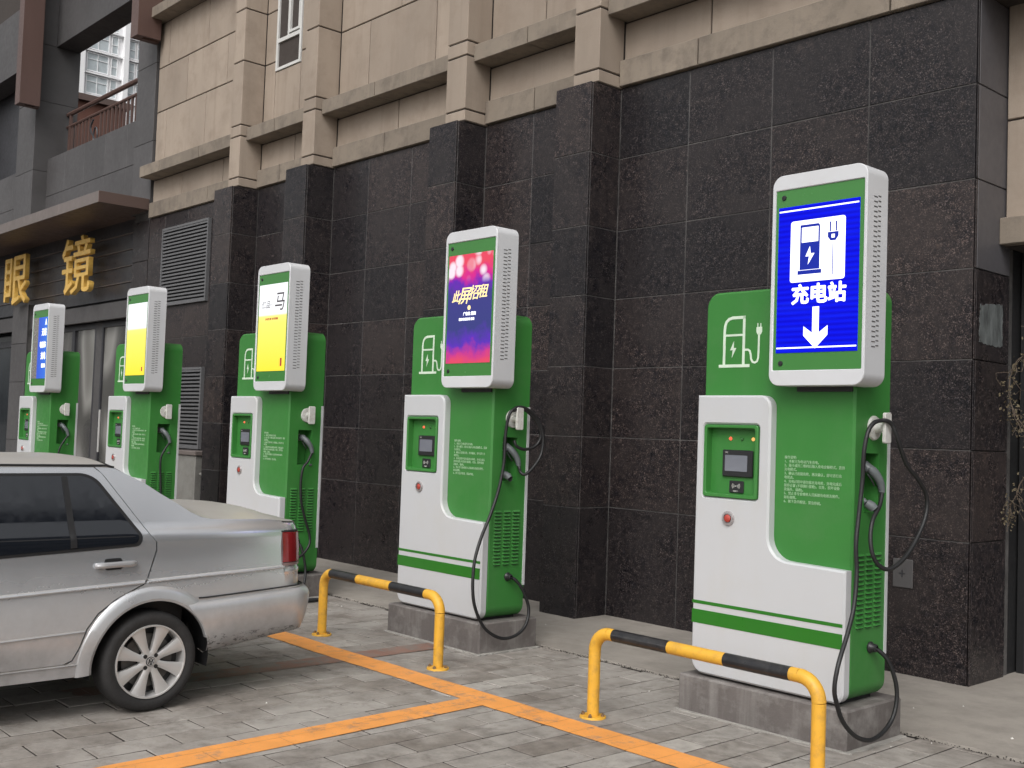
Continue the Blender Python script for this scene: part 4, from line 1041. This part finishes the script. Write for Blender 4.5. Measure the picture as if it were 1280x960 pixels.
quarter = [(-2.281+gp_, .877), (-2.193, .874), (-2.056, .805), (-1.992, .762), (-1.917, .717), (-1.86, .679), (-1.81, .655), (-1.76, .645), (-1.64, .641), (-1.50, .638), (-1.42, .632), (-1.387, .622), (-1.387, .287),
           (-1.456, .287), (-1.65, .278), (-1.79, .270), (-1.823, .262), (-1.846, .245)] + arch(-2.04, .262, 0, 46, 186) + [(-2.322, .004), (-3.60, .004), (-3.60, .055), (-2.417, .055)] + [(a+gp_, b-.003) for a, b in REAR_EDGE[1:-1]]
B1 = -2.885
rdoor = [(B1, .060)]+[(-2.42, .063)]+[(a-.001, b+.001) for a, b in REAR_EDGE[1:]]+[(B1, .875)]
rglass = rounded([(B1+.045, .838), (-2.33, .840), (-2.285, .820), (-2.113, .585), (-2.125, .552), (B1+.045, .520)], {0: .02, 1: .04, 2: .03, 3: .02, 4: .035, 5: .02})
rseal = rounded([(B1+.035, .850), (-2.325, .852), (-2.272, .828), (-2.096, .586), (-2.108, .540), (B1+.035, .507)], {0: .02, 1: .045, 2: .03, 3: .025, 4: .045, 5: .02})
F1 = -3.60
fdoor = [(F1, .060), (B1-gp_, .060), (B1-gp_, .875), (-3.05, .873), (-3.12, .86), (-3.52, .585), (F1, .54)]
fglass = rounded([(-3.46, .555), (-3.13, .815), (-3.06, .838), (B1-.05, .838), (B1-.05, .520), (-3.44, .50)], .025)
fseal = rounded([(-3.50, .56), (-3.14, .832), (-3.06, .850), (B1-.04, .850), (B1-.04, .507), (-3.48, .487)], .03)
ffend = [(F1-gp_, .004), (F1-gp_, .545), (-3.75, .535), (-4.0, .52), (-4.25, .49), (-4.36, .44), (-4.36, .26), (-4.19, .245)]+arch(-3.95, .262, 0, 126, -6)[::1]
ffend = [(F1-gp_, .004), (F1-gp_, .545), (-3.75, .535), (-4.0, .52), (-4.25, .49), (-4.36, .44), (-4.36, .27), (-4.14, .262)]+arch(-3.95, .262, 0, 134, -8)
for sg in (1, -1):
    # dark inner shell behind the panel gaps
    shell = [(-4.3, .1), (-4.3, .48), (F1, .53), (-3.12, .845), (-2.21, .862), (-1.93, .70), (-1.80, .63), (-1.40, .61), (-1.40, .1)]
    shell = [(-4.3, .30), (-4.3, .47), (F1, .53), (-3.12, .845), (-2.21, .862), (-1.93, .70), (-1.80, .63), (-1.40, .61), (-1.40, .31), (-1.80, .31)]+arch(-2.04, .275, 0, 60, 188)+[(-2.33, .02), (-3.66, .02)]+arch(-3.95, .275, 0, -6, 120)
    patch('inner_shell', shell, -.016, .004, 'seal', car, sg, .045)
    patch('quarter_panel', quarter, 0, .020, 'car', car, sg, .018)
    d = rd_ = patch('door', rdoor, .0, .014, 'car', car, sg, .024)
    patch('window_seal', rseal, .0025, .004, 'seal', d, sg, .03)
    patch('window', rglass, .0042, .003, 'carglass', d, sg, .03)
    patch('window_divider', [(-2.425, .838), (-2.402, .838), (-2.385, .545), (-2.412, .543)], .0075, .003, 'seal', d, sg, .03)
    patch('handle_recess', rounded([(-2.268, .492), (-2.190, .494), (-2.186, .446), (-2.262, .443)], .014), .0015, .002, 'seal', d, sg, .02)
    hy = hw(-2.22, .47)
    cp_(Geo().tube(spline([(XC+sg*(hy+.006), -2.302, .466), (XC+sg*(hy+.022), -2.285, .467), (XC+sg*(hy+.024), -2.22, .469), (XC+sg*(hy+.022), -2.155, .469), (XC+sg*(hy+.006), -2.138, .468)], 4), .0125, 10), 'door_handle', 'handle', d)
    d = patch('door', fdoor, .0, .014, 'car', car, sg, .03)
    patch('window_seal', fseal, .0025, .004, 'seal', d, sg, .035); patch('window', fglass, .0042, .003, 'carglass', d, sg, .035)
    cp_(Geo().tube(spline([(XC+sg*(hy+.006), -3.00, .466), (XC+sg*(hy+.022), -2.985, .467), (XC+sg*(hy+.022), -2.87, .469), (XC+sg*(hy+.006), -2.84, .468)], 4), .0125, 10), 'door_handle', 'handle', d)
    mx = XC+sg*(.62)
    cp_(Geo().cbox(min(mx, mx+sg*.13), max(mx, mx+sg*.13), -3.50, -3.42, .53, .62, .02), 'mirror', 'car')
    patch('front_fender', ffend, 0, .02, 'car', car, sg, .035)
    # roof drip strip
    cp_(Geo().tube([(XC+sg*(hw(y, .879)+.001), y, .8835) for y in [-3.1, -2.9, -2.6, -2.4, -2.3, -2.225]]+[(XC+sg*(hw(-2.19, .872)-.002), -2.192, .876)], .0055, 6), 'roof_strip', 'seal')
    # side crease strip, a polished raised rib
    def rib(name, pts, h, d, parent):
        g = Geo(); vs = []; sp_ = [Vector((y, z)) for y, z in pts]
        fine = []
        for a, b in zip(sp_, sp_[1:]):
            n = max(1, int((b-a).length/.04)); fine += [a+(b-a)*i/n for i in range(n)]
        fine.append(sp_[-1])
        for q in fine:
            for dz, ex in ((h, -.009), (h*.45, d*.75), (0, d), (-h*.35, d*.7), (-h*.5, -.009)):
                vs.append((XC+sg*(hw(q.x, q.y+dz)+ex), q.x, q.y+dz))
        m = 5; n = len(fine)
        g.add(vs, [(i*m+j, i*m+j+1, (i+1)*m+j+1, (i+1)*m+j) for i in range(n-1) for j in range(m-1)]+[tuple(range(m)), tuple(range((n-1)*m, n*m))])
        return cp_(g, name, 'car', parent, smooth=25)
    rib('side_moulding', [(-2.074, .386), (-1.745, .399), (-1.39, .409)], .014, .010, car)
    rib('side_moulding', [(B1+.003, .350), (-2.689, .361), (-2.385, .373), (-2.090, .3845)], .014, .010, rd_)
    rib('side_moulding', [(F1+.003, .335), (B1-.008, .350)], .014, .010, d)
    rib('door_rib', [(B1+.004, .178), (-2.679, .184), (-2.342, .196)], .009, .007, rd_)
    g = Geo(); vs = []; pr_ = [(.2605, -.012), (.261, .010), (.272, .0155), (.300, .012), (.318, .006), (.326, -.003)]
    for i in range(41):
        a = rad(17+(187-17)*i/40)
        for r_, ex in pr_:
            y_, z_ = -2.04+r_*math.cos(a), .04+r_*math.sin(a); vs.append((XC+sg*(hw(y_, z_)+ex-.010*sm(.36, .30, r_)*0), y_, z_))
    g.add(vs, [(i*6+j, i*6+j+1, (i+1)*6+j+1, (i+1)*6+j) for i in range(40) for j in range(5)]); cp_(g, 'wheel_arch', 'car', smooth=30)
    rib('sill_rib', [(F1+.05, .048), (-2.44, .055), (-2.36, .056)], .008, .006, car)
    # wheel wells
    for cy in (-2.04, -3.95):
        g = Geo(); n = 20; xo, xi = XC+sg*.612, XC+sg*.36
        vs = []
        for i in range(n+1):
            a = rad(-12+204*i/n)
            for x in (xo, xi): vs.append((x, cy+.272*math.cos(a), .04+.272*math.sin(a)))
        vs.append((xi, cy, 0.0)); c0 = len(vs)-1
        fs = [(2*i, 2*i+1, 2*i+3, 2*i+2) for i in range(n)]+[(2*i+1, c0, 2*i+3) for i in range(n)]
        g.add(vs, fs); cp_(g, 'wheel_well', 'seal', fixn=False)
# top surfaces
ZE = [(-4.40, .40), (-4.33, .455), (-4.2, .49), (-3.9, .525), (-3.60, .545), (-3.52, .585), (-3.12, .86), (-3.05, .873), (-2.281, .877), (-2.193, .874), (-2.056, .805), (-1.992, .762), (-1.917, .717), (-1.86, .679), (-1.81, .655), (-1.76, .645), (-1.64, .641), (-1.50, .638), (-1.42, .632), (-1.387, .625), (-1.33, .622), (-1.285, .614), (-1.266, .600)]
def ze(y):
    for (a, za), (b, zb) in zip(ZE, ZE[1:]):
        if a <= y <= b: return za+(zb-za)*(y-a)/(b-a)
    return ZE[0][1] if y < ZE[0][0] else ZE[-1][1]
def crown(y):
    r = .043*sm(-3.25, -2.95, y)*(1-sm(-2.3, -1.95, y)); return max(r, .034*sm(-4.4, -4.1, y)*(1-sm(-3.6, -3.3, y)), .042*sm(-1.95, -1.80, y)*(1-sm(-1.42, -1.28, y)), .02)
def topsurf(name, y0, y1, mat, inset=0., lift=0., parent=None, frac=1.):
    ny = max(6, int((y1-y0)/.03)); nx = 24; g = Geo(); vs = []
    for i in range(ny+1):
        y = y0+(y1-y0)*i/ny; z = ze(y); wd = hw(min(y, -1.387), z)
        wd -= .004
        if y > -1.387:
            e = min(1, (y+1.387)/.1225); wd -= .115*(1-math.sqrt(1-e*e))
        for j in range(nx+1):
            u = -1+2*j/nx; uu = math.copysign(abs(u)**.8, u)*frac
            vs.append((XC+wd*uu, y, z+crown(y)*(1-abs(uu)**2.6)+lift))
    fs = [(i*(nx+1)+j, i*(nx+1)+j+1, (i+1)*(nx+1)+j+1, (i+1)*(nx+1)+j) for i in range(ny) for j in range(nx)]
    g.add(vs, fs); return cp_(g, name, mat, parent, fixn=False, smooth=50)
topsurf('bonnet', -4.40, -3.585, 'car'); ws = topsurf('windscreen_surround', -3.58, -3.08, 'car'); topsurf('windscreen', -3.56, -3.09, 'carglass', lift=.004, frac=.90, parent=ws)
topsurf('roof', -3.08, -2.205, 'car'); rs = topsurf('rear_window_surround', -2.205, -1.835, 'car'); topsurf('rear_window', -2.18, -1.86, 'carglass', lift=.004, frac=.86, parent=rs)
topsurf('trunk_lid', -1.830, -1.266, 'car')
cp_(Geo().box(XC-.5, XC+.5, -4.3, -1.8, -.02, .10).box(XC-.45, XC+.45, -1.799, -1.3, .09, .30), 'underbody', 'seal')
cp_(Geo().box(XC-.5, XC+.5, -3.5, -1.85, .10, .60), 'cabin_floor', 'seal')
# wraps around the rear corners
def wrap(name, prof, s0, s1, off, mat, parent=None, yend=-1.262, rad_=.12, ystart=-1.387, sgn=1, n=None, ycut=None, flip=False):
    # prof: list of (z, extra offset); path runs from the side round the corner to the middle
    def Pt(s):       # s<0 on the side (distance forward of ystart); 0..q corner; beyond: along the rear
        q = rad_*math.pi/2
        return s
    g = Geo(); cols = []
    N_ = n or max(6, int((s1-s0)/.02))
    for i in range(N_+1):
        s = s0+(s1-s0)*i/N_
        col_ = []
        for z, ex in prof:
            w0 = hw(ystart, z)+off+ex; ye = yend+off+ex; q = rad_*math.pi/2
            if s < 0:
                y = ystart+s
                if ycut: y = max(y, ycut(z))
                if ycut:
                    f = max(0, min(1, (y+1.80)/.45)); zz = z+f*(.022+.03*(1-(z-.04)/.25))
                x, yy = hw(y, z)+off+ex, y
                col_.append((XC+sgn*x, yy, zz if ycut else z)); continue
            elif s < q:
                a = s/rad_; rr_ = rad_+off+ex
                x = w0-rr_+rr_*math.cos(a); yy = ye-rr_+rr_*math.sin(a)
            else: x = w0-(rad_+off+ex)-(s-q); yy = ye
            col_.append((XC+sgn*x, yy, z+(.022+.03*(1-(z-.04)/.25) if ycut else 0)))
        cols.append(col_)
    m = len(prof); vs = [v for c in cols for v in c]
    fs = [(i*m+j, i*m+j+1, (i+1)*m+j+1, (i+1)*m+j) for i in range(N_) for j in range(m-1)]
    if sgn < 0: fs = [f[::-1] for f in fs]
    g.add(vs, fs[:] if not flip else fs); me_parent = parent
    return cp_(g, name, mat, me_parent, smooth=45)
rear_y = -1.387+.12+.0045
for sg in (1, -1):
    wrap('rear_panel', [(.27, -.003), (.33, 0), (.38, 0), (.385, .004), (.398, .004), (.405, -.002), (.5, -.004), (.575, -.005), (.600, -.006), (.614, -.009), (.6205, -.018), (.6215, -.07)], -.002, .62, .0, 'car', sgn=sg, n=34)
    wrap('bumper_seam', [(.2945, .008), (.2985, .0135), (.3025, .008)], -.452, .62, .0, 'seal', sgn=sg, yend=-1.252, n=44, ycut=lambda z: -9)
    lp = wrap('tail_lamp', [(.430, .001), (.433, .007), (.5, .009), (.570, .004), (.575, -.002)], -.012, .34, .0, 'lamp', sgn=sg, n=22)
    wrap('lamp_frame', [(.574, -.004), (.575, .003), (.581, .001), (.583, -.006)], -.015, .35, .0, 'seal', lp, sgn=sg, n=22)
    wrap('lower_lens', [(.414, -.004), (.416, .005), (.428, .0065), (.4295, .0)], -.012, .34, .0, 'lamplow', lp, sgn=sg, n=22)
    wrap('bumper', [(.045, -.10), (.036, -.045), (.050, -.012), (.09, .0), (.13, .006), (.19, .012), (.245, .016), (.265, .010), (.282, -.003), (.291, -.018), (.293, -.03)], -.50, .62, .010, 'car', sgn=sg, yend=-1.225, n=60,
         ycut=lambda z: -2.04+math.sqrt(max(0, .262**2-(z-.04)**2))+.004)
cp_(Geo().box(XC-.25, XC+.25, -1.262, -1.250, .42, .53), 'number_plate', 'scrplate' if 'scrplate' in MT else 'hookwhite')
# bumper front
for sg in (1, -1):
    g = Geo(); prof = [(.06, -.03), (.09, 0), (.25, .012), (.29, 0), (.30, -.03)]; cols = []
    for i in range(30):
        s = i/29
        for z, ex in prof:
            if s < .35: y = -4.14-(s/.35)*.22; x = hw(y, z)+ex
            else:
                a = (s-.35)/.65; an = min(1, a*2)*math.pi/2; x = hw(-4.36, z)+ex-.14+.14*math.cos(an)-max(0, a-.5)*2*(hw(-4.36, z)-.14); y = -4.36-.14*math.sin(an)-ex*.8
            cols.append((XC+sg*x, y, z))
    m = len(prof); g.add(cols, [(i*m+j, i*m+j+1, (i+1)*m+j+1, (i+1)*m+j) for i in range(29) for j in range(m-1)])
    cp_(g, 'front_bumper', 'car')
cp_(Geo().box(XC-.50, XC+.50, -4.47, -4.38, .295, .44), 'grille', 'seal')
for sg in (1, -1): cp_(Geo().cbox(XC+sg*.44-.11, XC+sg*.44+.11, -4.485, -4.40, .32, .43, .02), 'headlight', 'hookwhite')
cp_(Geo().tube([(XC-.35, -1.4, .02), (XC-.35, -1.26, .02)], .022, 12), 'exhaust_pipe', 'bolt')

def wheel(cy, sg):
    c = (XC+sg*.618, cy, .035); Rw = .2175
    g = Geo(); pr = [(.158, -.006), (.166, .0), (.185, .004), (.203, .001), (.2135, -.012), (Rw, -.03), (Rw, -.115), (.2135, -.13), (.185, -.145), (.158, -.14)]
    g.lathe([(r, sg*h) for r, h in pr], 56, c, 'x')
    wt = cp_(g, 'wheel', 'tyre', smooth=50)
    g = Geo().lathe([(.160, sg*-.004), (.1585, sg*.003), (.153, sg*.003), (.149, sg*-.008), (.146, sg*-.05), (.140, sg*-.12)], 56, c, 'x')
    # eight flaring spokes
    for k in range(8):
        a = rad(25+45*k)
        def q(r, t, h): return (c[0]+sg*h, c[1]+r*math.cos(a)-t*math.sin(a), c[2]+r*math.sin(a)+t*math.cos(a))
        prof = [(.030, .014, -.004), (.06, .0155, -.005), (.10, .0215, -.002), (.14, .031, -.001), (.1525, .037, .0)]
        vs = []
        for r, t, h in prof: vs += [q(r, t, h-.004), q(r, t*.45, h), q(r, -t*.45, h-.001), q(r, -t, h-.006), q(r, -t*.9, h-.03), q(r, t*.9, h-.03)]
        fs = []
        for i in range(4):
            for j in range(6): fs.append((i*6+j, i*6+(j+1) % 6, (i+1)*6+(j+1) % 6, (i+1)*6+j))
        g.add(vs, fs)
    g.lathe([(.0, sg*-.006), (.036, sg*-.006), (.046, sg*-.010), (.048, sg*-.03)], 32, c, 'x')
    cp_(g, 'rim', 'rim', wt, smooth=35)
    cp_(Geo().lathe([(.0, sg*-.06), (.146, sg*-.06)], 40, c, 'x'), 'brake_backing', 'seal', wt, fixn=False)
    cp_(Geo().lathe([(.05, sg*-.045), (.115, sg*-.045), (.115, sg*-.055)], 36, c, 'x'), 'brake_disc', 'disc', wt, fixn=False)
    g = Geo()
    for k in range(4):
        a = rad(47+90*k); g.lathe([(0, sg*-.0035), (.009, sg*-.0035), (.009, sg*-.008)], 12, (c[0], c[1]+.034*math.cos(a), c[2]+.034*math.sin(a)), 'x')
    cp_(g, 'lug_holes', 'seal', wt, kind='stuff')
    cp_(Geo().lathe([(0, sg*-.0015), (.019, sg*-.002), (.021, sg*-.006)], 24, c, 'x'), 'hub_cap', 'seal', wt)
    x = c[0]+sg*.0005
    g = Geo().tube([(x-sg*.0015, c[1]+.0165*math.cos(t), c[2]+.0165*math.sin(t)) for t in [k*math.tau/24 for k in range(24)]], .0013, 5, closed=True)
    m = -sg
    for pl in ([(-.006, .0145), (0, .002), (.006, .0145)], [(-.0135, .008), (-.0065, -.0125), (0, -.001), (.0065, -.0125), (.0135, .008)]):
        g.tube([(x-sg*.0015, c[1]+a*.95, c[2]+b*.95) for a, b in pl], .0013, 5)
    cp_(g, 'hub_emblem', 'rim', wt)
for cy in (-2.04, -3.95):
    for sg in (1, -1): wheel(cy, sg)

# ------------------------------------------------------------------ DRY VINES by the wall corner
def vine(label, pts, seed, n=60):
    rr = random.Random(seed)
    t = thing('dry_vine', label, 'plant', (pts[0][0], pts[0][1], pts[0][2]), 'dry vines hanging by the granite corner')
    off = Vector(pts[0])
    sp = spline(pts, 6)
    g = Geo().tube(sp, .0035, 5)
    for i in range(16):
        p = sp[rr.randrange(4, len(sp)-2)]; q = [p]
        for j in range(4): q.append(q[-1]+Vector((rr.uniform(-.03, .04), rr.uniform(-.05, .05), rr.uniform(-.06, .02))))
        g.tube(q, .0020, 4)
    part(g, 'stem', 'twig', t, off=off)
    g = Geo()
    for i in range(n):
        p = sp[rr.randrange(3, len(sp))]+Vector((rr.gauss(0, .022), rr.gauss(0, .03), rr.gauss(-.01, .03)))
        d = Vector((rr.uniform(-1, 1), rr.uniform(-1, 1), rr.uniform(-1.4, .2))).normalized(); e = d.orthogonal().normalized(); l = rr.uniform(.010, .026)
        g.add([p, p+d*l*.5+e*l*.28, p+d*l, p+d*l*.5-e*l*.28], [(0, 1, 2, 3)])
    part(g, 'leaves', 'leaf', t, off=off, smooth=0, fixn=False, kind='stuff')
vine('tangled dry brown vine with withered leaves beside the granite corner, higher strand', [(.75, 2.02, 1.62), (.66, 2.0, 1.60), (.62, 1.98, 1.50), (.62, 1.97, 1.38), (.66, 1.98, 1.27), (.72, 2.0, 1.18), (.78, 2.0, 1.05)], 2, 220)
vine('thin bare dry vine strand hanging lower beside the granite corner', [(.80, 2.05, 1.2), (.74, 2.03, 1.0), (.68, 2.0, .92), (.66, 1.98, .84), (.63, 1.98, .78), (.62, 1.98, .70)], 3, 80)
vine('dry vine strand by the right picture edge, against the dark gateway', [(.82, 2.02, 2.2), (.74, 2.0, 1.9), (.73, 2.0, 1.6), (.75, 2.0, 1.45), (.74, 2.02, 1.3)], 4, 50)
